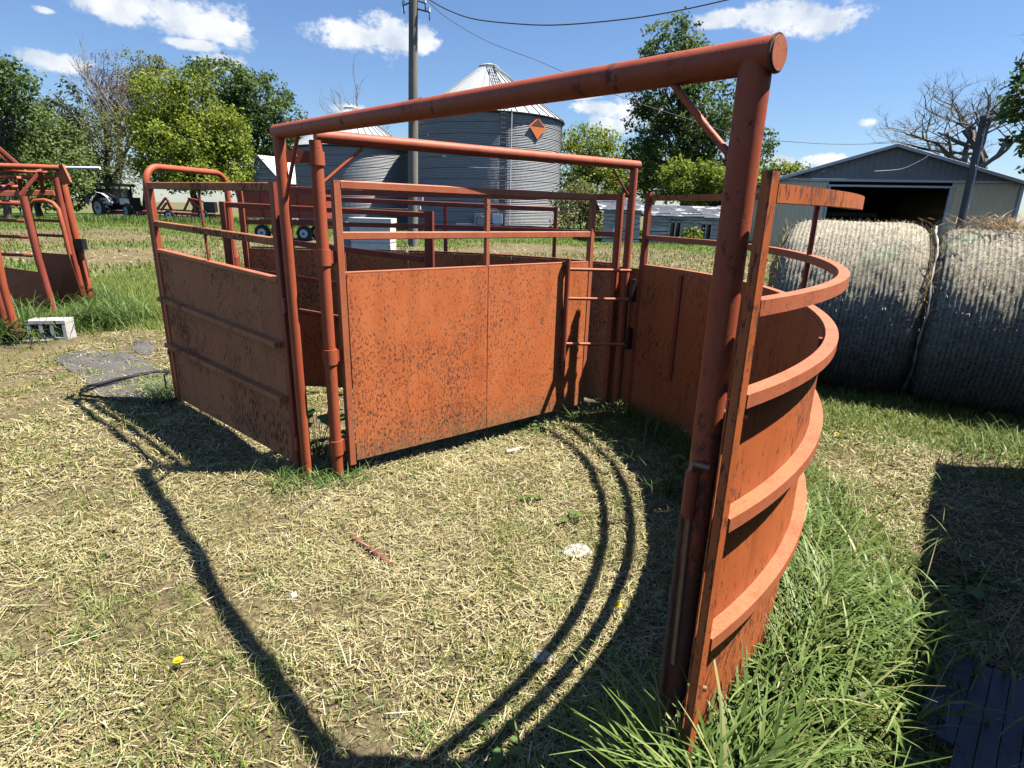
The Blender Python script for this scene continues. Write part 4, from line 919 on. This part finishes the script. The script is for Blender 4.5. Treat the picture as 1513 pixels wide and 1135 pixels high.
# concrete block on its side
bc = gp(79, 501); t = thing('concrete_block', Z(bc, 0), 'hollow concrete block lying on the ground beside the squeeze chute', 'concrete block')
ry = Matrix.Rotation(R_(14), 3, 'Z'); bl = MB(); W_, D_, H_ = .40, .22, .24
def blk(c_, d_): bl.box(Z(bc, 0) + ry @ V3(*c_), d_, ry)
blk((0, 0, H_ - .02), (W_, D_, .04)); blk((0, 0, .02), (W_, D_, .04))
for x in (-W_ / 2 + .02, -.055, .055, W_ / 2 - .02): blk((x, 0, H_ / 2), (.036, D_ - .004, H_ - .082))
bo = bl.build('block', CONC, t); bo.data.materials[0] = CONC
MB().box(Z(bc, .012) + V3(-.15, -.2, 0), (.5, .14, .03), ry).build('plank_foot', WOODP, None, origin=Z(bc, 0) + V3(-.15, -.2, 0)); pk_ = [o for o in bpy.data.objects if o.name.startswith('plank_foot')][0]; pk_.name = 'short_plank'
tag(pk_, 'short weathered plank lying in front of the concrete block', 'plank')

# worn rubber mats on the dirt at the left
def mat_thing(pts, label, m, th=.016, z=.010, name='rubber_mat'):
    P = [gp(u, v) for u, v in pts]; Pd = []
    for i in range(len(P)):                     # ragged edge
        a, b_ = P[i], P[(i + 1) % len(P)]; nsg = max(2, int((b_ - a).length / .09))
        for k in range(nsg):
            q = a.lerp(b_, k / nsg) + V3(random.uniform(-.014, .014), random.uniform(-.014, .014), 0); q.z = float(gh(q.x, q.y)) + z; Pd.append(q)
    c_ = sum(Pd, V3(0, 0, 0)) / len(Pd)
    mb = MB(); n = len(Pd); c_.z = float(gh(c_.x, c_.y)) + z + .01
    mid = [c_.lerp(p, .55) for p in Pd]
    for p in mid: p.z = float(gh(p.x, p.y)) + z + random.uniform(0, .012)
    V = [c_] + mid + Pd + [p - V3(0, 0, th + .01) for p in Pd]; F = []
    for i in range(n):
        j = (i + 1) % n; F += [(0, 1 + i, 1 + j), (1 + i, 1 + n + i, 1 + n + j, 1 + j), (1 + n + i, 1 + 2 * n + i, 1 + 2 * n + j, 1 + n + j)]
    return tag(mb.add(V, F).build(name, m, None, False, origin=c_), label, 'mat', 'worn rubber mats on the dirt')
mat_thing([(78, 529), (130, 519), (182, 521), (214, 530), (243, 541), (250, 566), (215, 572), (150, 588), (128, 573), (117, 551)], 'large grey dusty rubber mat with a straw drift across it', MATM)
mat_thing([(196, 519), (203, 505), (222, 507), (229, 519), (214, 525)], 'small dark square scrap of mat behind the large dusty one', MATM, th=.004, z=.012)
mat_thing([(150, 580), (200, 572), (252, 562), (262, 585), (236, 592), (182, 590)], 'pale gravelly mat strip in front of the large dusty one, under the hose', MATM, z=.012)
hp = [gp(u, v) for u, v in ((122, 584), (131, 578), (150, 573), (178, 565), (205, 559), (232, 555), (252, 553))]
for p in hp: p.z = float(gh(p.x, p.y)) + .055
tag(MB().tube(hp, .013, 8).build('hose', HOSE, None, True, origin=hp[0]), 'thin black hose lying across the mats towards the panel foot', 'hose')
hp = [gp(u, v) for u, v in ((118, 588), (160, 592), (200, 596), (240, 598), (262, 594))]
for p in hp: p.z = float(gh(p.x, p.y)) + .03
tag(MB().tube(hp, .011, 8).build('hose', HOSE, None, True, origin=hp[0]), 'second dark hose half buried in grass at the shaded panel edge', 'hose')

# dark ribbed mat in the shaded lower right corner
t0 = gp(1450, 1040); t = thing('ribbed_mat', Z(t0, 0), 'dark blue ribbed plastic mat lying in shadow in the lower right corner', 'mat')
e0, e1 = gp(1391, 962), gp(1530, 1022); f0 = gp(1378, 1062); dn = (gp(1372, 1070) - e0); n_strip = 9
u_ = (e1 - e0).normalized(); wv = V3(u_.y, -u_.x, 0); wv = wv if wv.y < 0 else -wv
for k in range(n_strip):
    a = e0 + u_ * (k * .052); l = .62 if k > 1 else .50
    P = [a + wv * .0, a + u_ * .049, a + u_ * .049 + wv * l, a + wv * l]
    for p in P: p.z = -.005 + .002 * (k % 2)
    MB().poly(P, .022).build('slat', DKMAT, t)

# small finds on the ground
RUSTP = simple('rusted red pipe', (.17, .065, .045), .85, 0, .5, 40, .4)
a, b_ = gp(519, 787), gp(578, 833)
for p in (a, b_): p.z = float(gh(p.x, p.y)) + .008
tag(MB().tube([a, a.lerp(b_, .5) + V3(.004, .006, -.002), b_], .0155, 12).build('rusty_pipe', RUSTP, None, True, origin=a), 'short rusty red pipe lying in the straw inside the tub', 'pipe')
def rock(u, v, s, label, m=STONE, name='stone'):
    p = gp(u, v); p.z = float(gh(p.x, p.y)) + s[2] * .3; mb = MB(); V = []; F = []; n_, k_ = 12, 7
    for i in range(k_ + 1):
        ph = -math.pi / 2 + math.pi * i / k_
        for j in range(n_):
            th = 2 * math.pi * j / n_; q = 1 + random.uniform(-.12, .12)
            V.append(p + V3(s[0] * math.cos(ph) * math.cos(th) * q, s[1] * math.cos(ph) * math.sin(th) * q, s[2] * math.sin(ph) * q))
    for i in range(k_):
        for j in range(n_): F.append((i * n_ + j, i * n_ + (j + 1) % n_, (i + 1) * n_ + (j + 1) % n_, (i + 1) * n_ + j))
    return tag(mb.add(V, F).build(name, m, None, True, origin=p), label, 'stone')
rock(852, 812, (.075, .06, .022), 'flat tan stone beside the rail shadow inside the tub')
rock(432, 870, (.022, .02, .014), 'small whitish pebble in the straw left of the arch shadow', CONC)
rock(800, 965, (.05, .035, .016), 'small pale flat stone near the rail shadows, lower middle', CONC)
st = [gp(u, v) for u, v in ((748, 661), (772, 655))]
for p in st: p.z = float(gh(p.x, p.y)) + .02
tag(MB().tube(st, .014, 8).build('stick', STONE, None, True, origin=st[0]), 'short pale stick lying below the sweep gate', 'stick')
st = [gp(u, v) for u, v in ((440, 760), (470, 735), (486, 712))]
for p in st: p.z = float(gh(p.x, p.y)) + .03
tag(MB().tube(st, .004, 6).build('twig', BARK, None, True, origin=st[0]), 'thin dark twig on the ground by the hinge post feet', 'twig')
# ------------------------------------------------------------------ trees
LEAF = {}
def leafset(key):
    if key in LEAF: return LEAF[key]
    st = dict(dark=[(0, (.034, .064, .014)), (.5, (.098, .158, .036)), (1, (.21, .28, .07))],
              mid=[(0, (.06, .092, .022)), (.5, (.15, .215, .055)), (1, (.27, .33, .10))],
              bright=[(0, (.09, .13, .012)), (.5, (.225, .285, .026)), (1, (.38, .42, .06))],
              olive=[(0, (.085, .095, .026)), (.5, (.175, .19, .055)), (1, (.27, .27, .09))],
              grey=[(0, (.05, .07, .04)), (.5, (.10, .125, .07)), (1, (.17, .19, .12))],
              rust=[(0, (.12, .085, .065)), (.5, (.20, .15, .115)), (1, (.28, .22, .17))])[key]
    LEAF[key] = leafmat('leaves ' + key, st, .42); return LEAF[key]
def limb(m, a, b, r0, r1, wob=.06, n=5, sides=6):
    L = (b - a).length; P = []; 
    for k in range(n + 1):
        t_ = k / n; P.append(a.lerp(b, t_) + (Vector((random.gauss(0, 1), random.gauss(0, 1), random.gauss(0, .6))) * wob * L * math.sin(math.pi * t_) * .5 if 0 < k < n else Vector((0, 0, 0))))
    m.tube(P, [r0 + (r1 - r0) * k / n for k in range(n + 1)], sides); return P
def tree(name, u, v0, Y, blobs, key, n, leaf, label, group='farmyard trees', trunk=.28, clump=.75, bark=None, sparse=1.0, seed=1, per=26):
    """trunk, limbs and a crown of leaf clumps; blobs are crown masses (u, v, ru, rv) measured in the picture at distance Y"""
    g = np.random.default_rng(seed); random.seed(seed); b0 = Z(at(u, v0, Y), 0); t = thing(name, b0, label, 'tree', group)
    k = ((at(u, v0, Y) - Vector((0, 0, HC))).dot(_fw)) / FPX
    B = [(at(x, y, Y + random.uniform(-1, 1) * rx * k * .5), rx * k, ry * k) for x, y, rx, ry in blobs]
    w_ = np.array([rx * rx * ry for _, rx, ry in B]); w_ = w_ / w_.sum(); ncl = max(8, n // per)
    ci = g.choice(len(B), ncl, p=w_); d = g.normal(size=(ncl, 3)); d /= np.linalg.norm(d, axis=1)[:, None]
    rad = g.uniform(.25, 1, ncl) ** .45
    cen = np.array([B[i][0] for i in ci]); ax = np.array([[B[i][1], B[i][1], B[i][2]] for i in ci]); C_ = cen + d * rad[:, None] * ax
    C_[:, 2] = np.maximum(C_[:, 2], .3)
    tr = MB(); top = max(B, key=lambda q: q[0].z); hub = b0.lerp(Z(sum((q[0] for q in B), Vector((0, 0, 0))) / len(B), 0), .4); hub.z = min(q[0].z - q[2] * .6 for q in B) * .5 + top[0].z * .2
    hub.z = max(hub.z, .8)
    limb(tr, b0 - V3(0, 0, .2), hub, trunk, trunk * .72, .05, 5, 10); bm_ = bark or BARK
    to = tr.build('trunk', bm_, t, True)
    lm = MB(); ends = []
    for c, rx, ry in B:
        e = c + V3(0, 0, ry * .2); ends.append(limb(lm, hub, e, trunk * .55, trunk * .14, .10, 6, 6))
    for i in range(min(ncl, 90)):
        P = ends[ci[i]]; s_ = P[random.randint(2, len(P) - 1)]; limb(lm, s_, Vector(C_[i]), trunk * .12, .015, .10, 4, 4)
    lm.build('limbs', bm_, t, True)
    N = ncl * per; base = np.repeat(C_, per, 0); spread = g.normal(size=(N, 3)) * clump * .78 * np.array([.55, .55, .42]); P = base + spread - np.array(b0)
    nrm = g.normal(size=(N, 3)) * .8 + spread / clump + np.array([0, -.15, .55]); nrm /= np.linalg.norm(nrm, axis=1)[:, None]
    a_ = np.cross(nrm, g.normal(size=(N, 3))); a_ /= np.linalg.norm(a_, axis=1)[:, None]; c_ = np.cross(nrm, a_)
    l = (leaf * g.uniform(.6, 1.35, N))[:, None]; wdt = l * .62
    V = np.stack([P - a_ * l * .5, P + c_ * wdt * .5 - a_ * l * .05, P + a_ * l * .55, P - c_ * wdt * .5 - a_ * l * .05], 1).reshape(-1, 3)
    T = np.clip(np.repeat(g.normal(.48, .17, ncl), per) + g.normal(0, .13, N), 0, 1)
    npmesh('crown', V, np.arange(N * 4).reshape(N, 4), leafset(key), t, tint=np.repeat(T, 4), kind='stuff')
    return t
def bare(name, u, v0, Y, tipv, spread, label, seed, trunk=.45, depth=6, bark=None, n0=5, lean=0, half=None):
    """leafless tree: recursive forking limbs down to fine twigs"""
    random.seed(seed); b0 = Z(at(u, v0, Y), 0); t = thing(name, b0, label, 'tree', 'farmyard trees'); H = at(u, tipv, Y).z
    tr, lm, tw_ = MB(), MB(), MB()
    def grow(p, d, L, r, lev):
        n_ = 4; P = [p]; q = p
        for k in range(n_):
            d = (d + Vector((random.gauss(0, .13), random.gauss(0, .13), random.gauss(.02, .08)))).normalized(); q = q + d * (L / n_); P.append(q)
        rs = [r * (1 - .45 * k / n_) for k in range(n_ + 1)]
        (tr if lev == depth else lm if lev > 2 else tw_).tube(P, rs, 10 if lev == depth else 6 if lev > 2 else 3, caps=False)
        if lev == 0: return
        for k in range(n0 if lev == depth else random.choice((2, 3, 3) if lev > 1 else (2, 3, 4))):
            f = random.uniform(.45, 1) if lev < depth else random.uniform(.75, 1); s_ = P[max(1, min(n_, int(round(f * n_))))]
            ax = Vector((random.gauss(0, 1), random.gauss(0, 1), random.gauss(0, .4))).normalized()
            nd = (d * random.uniform(.6, 1.0) + ax * random.uniform(.45, .95) * spread + Vector((0, 0, .10))).normalized()
            grow(s_, nd, L * random.uniform(.60, .85), r * random.uniform(.46, .63), lev - 1)
    grow(b0, V3(lean, 0, 1).normalized(), H * .30, trunk, depth)
    zs = float(np.percentile([p[2] for p in tw_.v], 97)); k = H / zs
    xs_ = np.array([p[0] for p in tw_.v]) - b0.x; kx = k if half is None else half / np.percentile(np.abs(xs_ - np.median(xs_)), 92); x_m = float(np.median(xs_)) if half else 0
    for m in (tr, lm, tw_): m.v = [(b0.x + (x - b0.x - x_m * min(1, z * k / H * 2)) * kx, b0.y + (y - b0.y) * kx, z * k) for x, y, z in m.v]
    tr.build('trunk', bark or BARKG, t, True); lm.build('limbs', bark or BARKG, t, True); tw_.build('twigs', bark or BARKG, t, True, kind='stuff'); return t

tree('broadleaf_tree', 8, 300, 46, [(5, 125, 40, 32), (25, 140, 25, 30), (-10, 170, 40, 45), (-25, 230, 40, 50)], 'dark', 8000, .27, 'dark green tree cut off by the left edge', seed=11)
tree('broadleaf_tree', 55, 305, 52, [(30, 190, 45, 45), (75, 205, 40, 40), (20, 240, 55, 50), (85, 245, 45, 45), (60, 265, 70, 30)], 'mid', 18000, .26, 'broad mid green tree behind the squeeze chute', seed=12)
tree('broadleaf_tree', 98, 300, 63, [(95, 155, 26, 28), (85, 185, 35, 30), (115, 190, 20, 30), (100, 230, 40, 45)], 'grey', 4200, .36, 'thin greyish young tree between the broad tree and the bare one', seed=13, clump=.8)
bare('bare_tree', 172, 305, 66, 82, .62, 'leafless greyish brown tree rising over the tractor', 31, .32, 6, BARKG, 4)
tree('budding_tree', 165, 300, 67, [(150, 110, 25, 30), (165, 140, 35, 35), (150, 175, 28, 30)], 'rust', 2400, .20, 'budding reddish brown tree crown above the tractor', seed=14, clump=.9)
tree('broadleaf_tree', 212, 300, 72, [(205, 105, 32, 26), (235, 125, 35, 35), (190, 150, 25, 35), (225, 170, 45, 45)], 'olive', 9500, .27, 'tall yellow green tree behind the bright maple', seed=15)
tree('willow_bush', 160, 306, 59, [(165, 190, 38, 30), (155, 225, 45, 40), (175, 255, 45, 30), (140, 270, 35, 25)], 'olive', 6000, .22, 'loose olive willow growing right behind the tractor', seed=16, clump=.85)
tree('maple_tree', 285, 303, 54, [(240, 150, 38, 40), (285, 165, 40, 40), (230, 195, 36, 35), (275, 215, 60, 42), (325, 205, 40, 45), (335, 245, 38, 32), (255, 250, 50, 30), (300, 262, 60, 22), (214, 128, 15, 17), (262, 112, 17, 15), (303, 122, 17, 17), (366, 222, 13, 20), (340, 178, 17, 16), (200, 232, 16, 18)], 'bright', 34000, .25, 'bright yellow green maple behind the left panel bow', seed=17, trunk=.34, clump=.8)
tree('broadleaf_tree', 392, 302, 64, [(330, 120, 50, 26), (380, 150, 48, 40), (420, 180, 36, 38), (350, 170, 36, 36), (395, 215, 50, 40), (440, 205, 28, 30)], 'dark', 18000, .30, 'big dark spreading tree behind the white roofed shed', seed=18, trunk=.5)
bare('bare_tree', 600, 310, 74, 128, .55, 'thin bare twigs of a leafless tree between the two grain bins', 33, .22, 5, BARKG, 3)
tree('broadleaf_tree', 868, 315, 62, [(865, 215, 42, 28), (890, 235, 45, 38), (845, 250, 35, 40), (880, 275, 55, 30), (915, 290, 28, 25), (920, 255, 30, 26), (935, 280, 26, 22)], 'bright', 16000, .26, 'rounded bright green tree right beside the larger bin', seed=19)
tree('cottonwood_tree', 1010, 320, 49, [(990, 70, 40, 38), (1012, 55, 22, 30), (1030, 95, 30, 35), (985, 150, 52, 42), (1040, 165, 48, 48), (960, 185, 32, 40), (1000, 225, 62, 48), (1070, 215, 50, 50), (1105, 250, 38, 35), (1040, 275, 65, 28), (1120, 215, 24, 24), (945, 225, 24, 30), (1128, 275, 26, 24)], 'dark', 27000, .27, 'tall dark cottonwood behind the near post of the arch', seed=20, trunk=.5, clump=.55)
tree('broadleaf_tree', 965, 318, 56, [(960, 245, 32, 30), (985, 270, 38, 26), (945, 280, 28, 25)], 'mid', 3600, .32, 'pale green smaller tree left at the foot of the cottonwood', seed=25)
tree('broadleaf_tree', 1045, 322, 44, [(1015, 258, 40, 24), (1078, 268, 40, 24), (1050, 285, 52, 18), (1105, 285, 26, 16)], 'bright', 6500, .26, 'leafy light green tree low in front of the tall cottonwood trunk', seed=29, clump=.6)
tree('broadleaf_tree', 1165, 330, 66, [(1155, 262, 32, 22), (1185, 255, 22, 16), (1140, 285, 30, 28)], 'bright', 3000, .34, 'low bright green tree just left of the machine shed roof', seed=21)
tree('shrub', 860, 330, 41, [(850, 300, 32, 30), (880, 310, 24, 28), (835, 320, 20, 22)], 'olive', 3800, .20, 'scrubby olive bush in front of the old board sheds', seed=22, trunk=.08, group='farmyard shrubs')
tree('shrub', 1023, 356, 33, [(1023, 348, 13, 12), (1018, 353, 12, 8)], 'bright', 700, .16, 'small bright green bush below the window of the pale board shed', seed=23, trunk=.05, clump=.3, group='farmyard shrubs')
tree('shrub', 30, 312, 57, [(20, 290, 50, 18), (85, 295, 45, 14), (-20, 285, 30, 25)], 'dark', 3000, .3, 'low dark thicket under the left hand trees', seed=24, trunk=.08, group='farmyard shrubs')
bare('dead_tree', 1396, 335, 50, 100, 1.0, 'large dead leafless tree behind the machine shed roof', 47, .40, 7, BARKG, 4, half=4.9)
tree('maple_tree', 1600, 360, 27, [(1512, 150, 22, 26), (1530, 170, 40, 40), (1570, 120, 60, 60), (1600, 190, 70, 80)], 'dark', 5200, .26, 'dark leafy maple branch reaching in at the upper right edge', seed=26, trunk=.25, clump=.42)
random.seed(77)

# ------------------------------------------------------------------ grass, straw and weeds
def inview(P, pad=.12):
    d = P - np.array([0, 0, HC]); zc = d @ np.array(_fw); u = (d @ np.array(_rt)) / np.maximum(zc, .05) * FPX; v = -(d @ np.array(_up)) / np.maximum(zc, .05) * FPX
    return (zc > .2) & (np.abs(u) < 756 * (1 + pad)) & (v < 567 * (1 + pad) + 60) & (v > -400)
def scatter(n, x0, x1, y0, y1, prob=None, pad=.12):
    x = rng.uniform(x0, x1, n); y = rng.uniform(y0, y1, n); k = np.ones(n, bool) if prob is None else rng.random(n) < prob(x, y)
    x, y = x[k], y[k]; P = np.c_[x, y, gh(x, y)]; return P[inview(P, pad)]
def near_falloff(x, y): return np.clip((2.3 / np.maximum(np.hypot(x, y), .5)) ** 1.35, 0, 1)
# mown straw lying on the ground
parts = []
P = scatter(980000, -5, 5, .6, 8.5, lambda x, y: near_falloff(x, y) * (1 - .8 * green(x, y)) * np.clip((vn(x, y, 2.1, 51, 3) - .30) * 3.2, .10, 1))
N = len(P); r_ = np.hypot(P[:, 0], P[:, 1]); P[:, 2] += rng.uniform(.0, .034, N) * rng.random(N)
lying = rng.uniform(1.15, 1.75, N); parts.append(blades(P, rng.uniform(0, 6.28, N), rng.uniform(.015, .075, N), rng.uniform(.002, .005, N) * np.clip(r_ / 2.6, 1, 2.2), lying, lying + rng.uniform(-.15, .35, N), 1, np.clip(rng.normal(.58, .2, N), 0, 1)))
P = scatter(110000, -5, 5, .6, 8.5, lambda x, y: near_falloff(x, y) * (1 - .8 * green(x, y)))          # short standing stubble
N = len(P); parts.append(blades(P, rng.uniform(0, 6.28, N), rng.uniform(.02, .07, N), rng.uniform(.002, .004, N), rng.uniform(0, .5, N), rng.uniform(.1, .9, N), 2, np.clip(rng.normal(.42, .2, N), 0, 1)))
P = scatter(1500, -5, 5, .6, 7, lambda x, y: near_falloff(x, y))
N = len(P); P[:, 2] += .02; parts.append(blades(P, rng.uniform(0, 6.28, N), rng.uniform(.10, .24, N), rng.uniform(.003, .0055, N), rng.uniform(1.3, 1.6, N), rng.uniform(1.4, 1.8, N), 3, np.clip(rng.normal(.8, .12, N), 0, 1)))
V, F, T = merge(parts); npmesh('straw', V, F, STRAW, tint=T, kind='stuff')
# short living grass: clumps in the straw, the sward by the bales, the lawn on the left
parts = []
def tuft_prob(x, y): return np.clip(green(x, y) * 1.2 - .10 + (vn(x, y, 3.5, 61, 3) - .46) * 2.6, 0, 1) * np.clip((3.2 / np.hypot(x, y)) ** .9, 0, 1)
P = scatter(520000, -6, 6, .6, 9, tuft_prob); N = len(P); hgt = rng.uniform(.015, .065, N) * (.6 + 1.3 * green(P[:, 0], P[:, 1]))
parts.append(blades(P, rng.uniform(0, 6.28, N), hgt, rng.uniform(.0028, .0055, N) * np.clip(np.hypot(P[:, 0], P[:, 1]) / 3, 1, 2), rng.uniform(0, .6, N), rng.uniform(.4, 1.7, N), 2, np.clip(rng.normal(.68, .18, N), 0, 1)))
P = scatter(70000, -9, -1, 6.0, 16, lambda x, y: green(x, y) ** 1.3, .05); N = len(P)
parts.append(blades(P, rng.uniform(0, 6.28, N), rng.uniform(.06, .15, N), rng.uniform(.006, .011, N), rng.uniform(0, .5, N), rng.uniform(.4, 1.4, N), 2, np.clip(rng.normal(.6, .18, N), 0, 1)))
P = scatter(190000, -38, 22, 13, 62, lambda x, y: np.clip(green(x, y) * 1.3 - .10 + (vn(x, y, .35, 71, 3) - .45), 0, 1) * np.clip(26 / y, .25, 1), .05); N = len(P)
tall = 1 + 1.5 * ss(40, 46, P[:, 1]) * (P[:, 0] < 0)
parts.append(blades(P, rng.uniform(0, 6.28, N), rng.uniform(.05, .15, N) * tall, rng.uniform(.02, .045, N), rng.uniform(0, .4, N), rng.uniform(.3, 1.1, N), 2, np.clip(rng.normal(.5, .2, N), 0, 1)))
V, F, T = merge(parts); npmesh('short_grass', V, F, GRASS, tint=T, kind='stuff')
# dry straw drift on the track beyond
P = scatter(60000, -20, 18, 8, 34, lambda x, y: (1 - green(x, y)) * np.clip(9 / y, .2, 1), .05); N = len(P); P[:, 2] += .01
V, F, T = blades(P, rng.uniform(0, 6.28, N), rng.uniform(.10, .28, N), rng.uniform(.012, .03, N), rng.uniform(1.25, 1.6, N), rng.uniform(1.3, 1.7, N), 1, np.clip(rng.normal(.6, .2, N), 0, 1))
npmesh('track_straw', V, F, STRAW, tint=T, kind='stuff')
# long lush grass: outside the curved wall and in shaded corners
parts = []
def lush(n, fx, hl, hh, w0, w1, tm=.5, curl=1.0):
    P = fx(n); P = np.c_[P, gh(P[:, 0], P[:, 1])]; P = P[inview(P, .35)]; N = len(P)
    parts.append(blades(P, rng.uniform(0, 6.28, N), rng.uniform(hl, hh, N), rng.uniform(w0, w1, N), rng.uniform(.0, .6, N), rng.uniform(1.0, 2.7, N) * curl, 6, np.clip(rng.normal(tm, .18, N), 0, 1)))
def ring(r0, r1, a0, a1):
    def f(n):
        a = np.radians(rng.uniform(a0, a1, n)); r = TR + r0 + (r1 - r0) * rng.random(n) ** 1.5; return np.c_[TC[0] + r * np.cos(a), TC[1] + r * np.sin(a)]
    return f
def disc(x, y, s, sy=None):
    return lambda n: np.c_[rng.normal(x, s, n), rng.normal(y, sy or s, n)]
def ringx(r0, sc, a0, a1):
    def f(n):
        a = np.radians(rng.uniform(a0, a1, n)); k = .5 + vn(np.cos(a) * 3, np.sin(a) * 3, 2.2, 91, 2); r = TR + r0 + rng.exponential(sc, n) * k; return np.c_[TC[0] + r * np.cos(a), TC[1] + r * np.sin(a)]
    return f
lush(1500, ringx(.05, .15, -53, -22), .16, .44, .008, .0165, .55)
lush(1500, ringx(.05, .15, -28, 4), .12, .34, .008, .015, .55)
lush(900, ringx(.06, .20, 4, 28), .10, .24, .006, .011, .55)
lush(700, ringx(.06, .34, -50, 4), .04, .13, .004, .008, .6)
lush(330, ringx(.06, .24, -52, 6), .18, .45, .003, .006, 1.0, .6)
lush(200, disc(.60, 1.17, .08, .05), .36, .62, .009, .017, .58, .75)
lush(130, disc(.50, 1.14, .08, .05), .32, .56, .009, .017, .58, .75)
lush(160, disc(.46, 1.16, .12, .07), .20, .46, .009, .016, .6)
lush(130, disc(.30, 1.20, .14, .10), .14, .30, .006, .011, .35)
lush(900, lambda n: (lambda a, r: np.c_[TC[0] + r * np.cos(a), TC[1] + r * np.sin(a)])(np.radians(rng.uniform(-10, 36, n)), TR - .04 - rng.exponential(.14, n)), .10, .32, .005, .009, .35)
lush(380, disc(.72, 4.45, .22), .06, .20, .004, .008, .5)
for u, v, n_, s_ in ((152, 478, 520, .26), (20, 500, 360, .22), (125, 450, 260, .2), (10, 480, 200, .25)):
    q = gp(u, v); lush(int(n_ * 1.5), disc(q.x, q.y, s_), .34, .62, .010, .018, .32)
for u, v, n_, s_, h in ((262, 585, 260, .13, .34), (440, 705, 220, .10, .20), (500, 700, 200, .10, .17), (215, 590, 120, .15, .16), (780, 630, 90, .12, .09), (600, 700, 90, .2, .07), (1440, 700, 200, .22, .24), (1470, 660, 160, .2, .26)):
    q = gp(u, v); lush(n_, disc(q.x, q.y, s_), h * .5, h, .004, .008, .5)
for k in range(300):        # scattered tufts
    q = gp(random.uniform(0, 1000), random.uniform(620, 1130)); lush(random.randint(6, 22), disc(q.x, q.y, random.uniform(.012, .05)), .02, .075, .0025, .005, .72, .8)
def under_bales(n):
    t_ = rng.uniform(-.8, 2.2, n); q = np.array(c1)[None, :2] + t_[:, None] * np.array(BD)[None, :2] + (rng.uniform(.25, 1.7, n))[:, None] * np.array(BN)[None, :2]; return q
if BN.y > 0: BN = -BN
lush(3600, under_bales, .05, .14, .004, .008, .72)
V, F, T = merge(parts); npmesh('long_grass', V, F, LUSH, tint=T, kind='stuff')
# tall seeded grass in front of the tractor
P = scatter(9000, -34, -8, 44, 50, None, .05); N = len(P)
V, F, T = blades(P, rng.uniform(0, 6.28, N), rng.uniform(.25, .6, N), rng.uniform(.04, .08, N), rng.uniform(0, .2, N), rng.uniform(.2, .8, N), 2, np.clip(rng.normal(.45, .2, N), 0, 1))
npmesh('tall_grass', V, F, LUSH, tint=T, kind='stuff')

# broad leaved weeds
def weed(u, v, n_, size, label, h=.12, name='weed', z0=0, mm=None):
    p = gp(u, v); p.z = float(gh(p.x, p.y)); t = thing(name, p, label, 'weed'); st = MB(); ms = None
    for k in range(n_):
        a = random.uniform(0, 6.28); r = size * random.uniform(.5, 1.3); tip = p + V3(math.cos(a) * r, math.sin(a) * r, h * random.uniform(.3, 1.1))
        P = [p, p.lerp(tip, .5) + V3(0, 0, h * .25), tip]; st.tube(P, .0022, 5)
        l = size * random.uniform(.6, 1.1); d = V3(math.cos(a), math.sin(a), random.uniform(-.5, .2)).normalized(); s_ = d.cross(V3(0, 0, 1)).normalized(); up = s_.cross(d)
        pts = []; wv = [(0, .06), (.12, .30), (.3, .40), (.45, .30), (.6, .34), (.8, .18), (1, .02)]
        V = []; F = []
        for i, (f, w_) in enumerate(wv):
            c_ = tip + d * l * f + up * (.10 * l * math.sin(f * 3) - .12 * l * f); V += [c_ - s_ * w_ * l + up * .05 * l, c_, c_ + s_ * w_ * l + up * .05 * l]
        for i in range(len(wv) - 1): F += [(3 * i, 3 * i + 1, 3 * i + 4, 3 * i + 3), (3 * i + 1, 3 * i + 2, 3 * i + 5, 3 * i + 4)]
        lf = MB().add(V, F).build('leaf', WEED, t, True); at_ = lf.data.attributes.new('tint', 'FLOAT', 'POINT'); at_.data.foreach_set('value', [random.uniform(.3, 1)] * len(V))
    so_ = st.build('stem', WEED, t, True); return t
weed(470, 668, 11, .13, 'big leaved burdock growing between the two hinge posts', .34)
weed(985, 742, 10, .07, 'tall lobed weed in shade just left of the near post', .26)
weed(1002, 705, 8, .06, 'light green lobed weed nearest the latch sleeve of the near post', .30)
weed(850, 778, 9, .05, 'low leafy weed inside the tub beside the flat tan stone', .05)
weed(785, 745, 8, .05, 'low leafy weed in the middle of the straw inside the tub', .04)
weed(800, 628, 10, .05, 'leafy weed beneath the lower edge of the sweep gate', .07)
weed(730, 1090, 9, .05, 'leafy weed in the arch shadow at the lower middle', .05)
weed(1420, 860, 11, .09, 'broad leaved thistle lying in the deep shade at the right', .06)
weed(1445, 845, 8, .08, 'second broad leaved thistle at the right edge of the deep shade', .06)
weed(480, 700, 9, .045, 'small leafy weed at the foot of the hinge pipe', .07)
weed(125, 940, 9, .035, 'small leafy weed on the straw at far lower left', .03)
# dandelions
YEL = simple('dandelion yellow', (.82, .52, .012), .7, 0, .1, 40, 0)
def dandelion(u, v, label, h=.05):
    p = gp(u, v); p.z = float(gh(p.x, p.y)); t = thing('dandelion', p, label, 'flower', 'yellow dandelions')
    top = p + V3(.006, -.004, h); MB().tube([p, p.lerp(top, .5) + V3(.006, 0, 0), top], .0018, 6).build('stem', WEED, t, True)
    m = MB()
    for ring_, (n_, l, tilt) in enumerate(((18, .017, .15), (14, .013, .5), (9, .008, .9))):
        for k in range(n_):
            a = 2 * math.pi * k / n_ + ring_; d = V3(math.cos(a) * math.cos(tilt), math.sin(a) * math.cos(tilt), math.sin(tilt)); s_ = V3(-math.sin(a), math.cos(a), 0) * .0022
            m.add([top - s_, top + s_, top + d * l + s_ * .8, top + d * l - s_ * .8], [(0, 1, 2, 3)])
    m.build('petals', YEL, t)
dandelion(263, 982, 'yellow dandelion in the open straw at lower left')
dandelion(910, 902, 'yellow dandelion beside the curved rail shadows')
dandelion(1233, 650, 'yellow dandelion in the grass between the tub and bales')
dandelion(1320, 575, 'small yellow dandelion close to the foot of the bales')
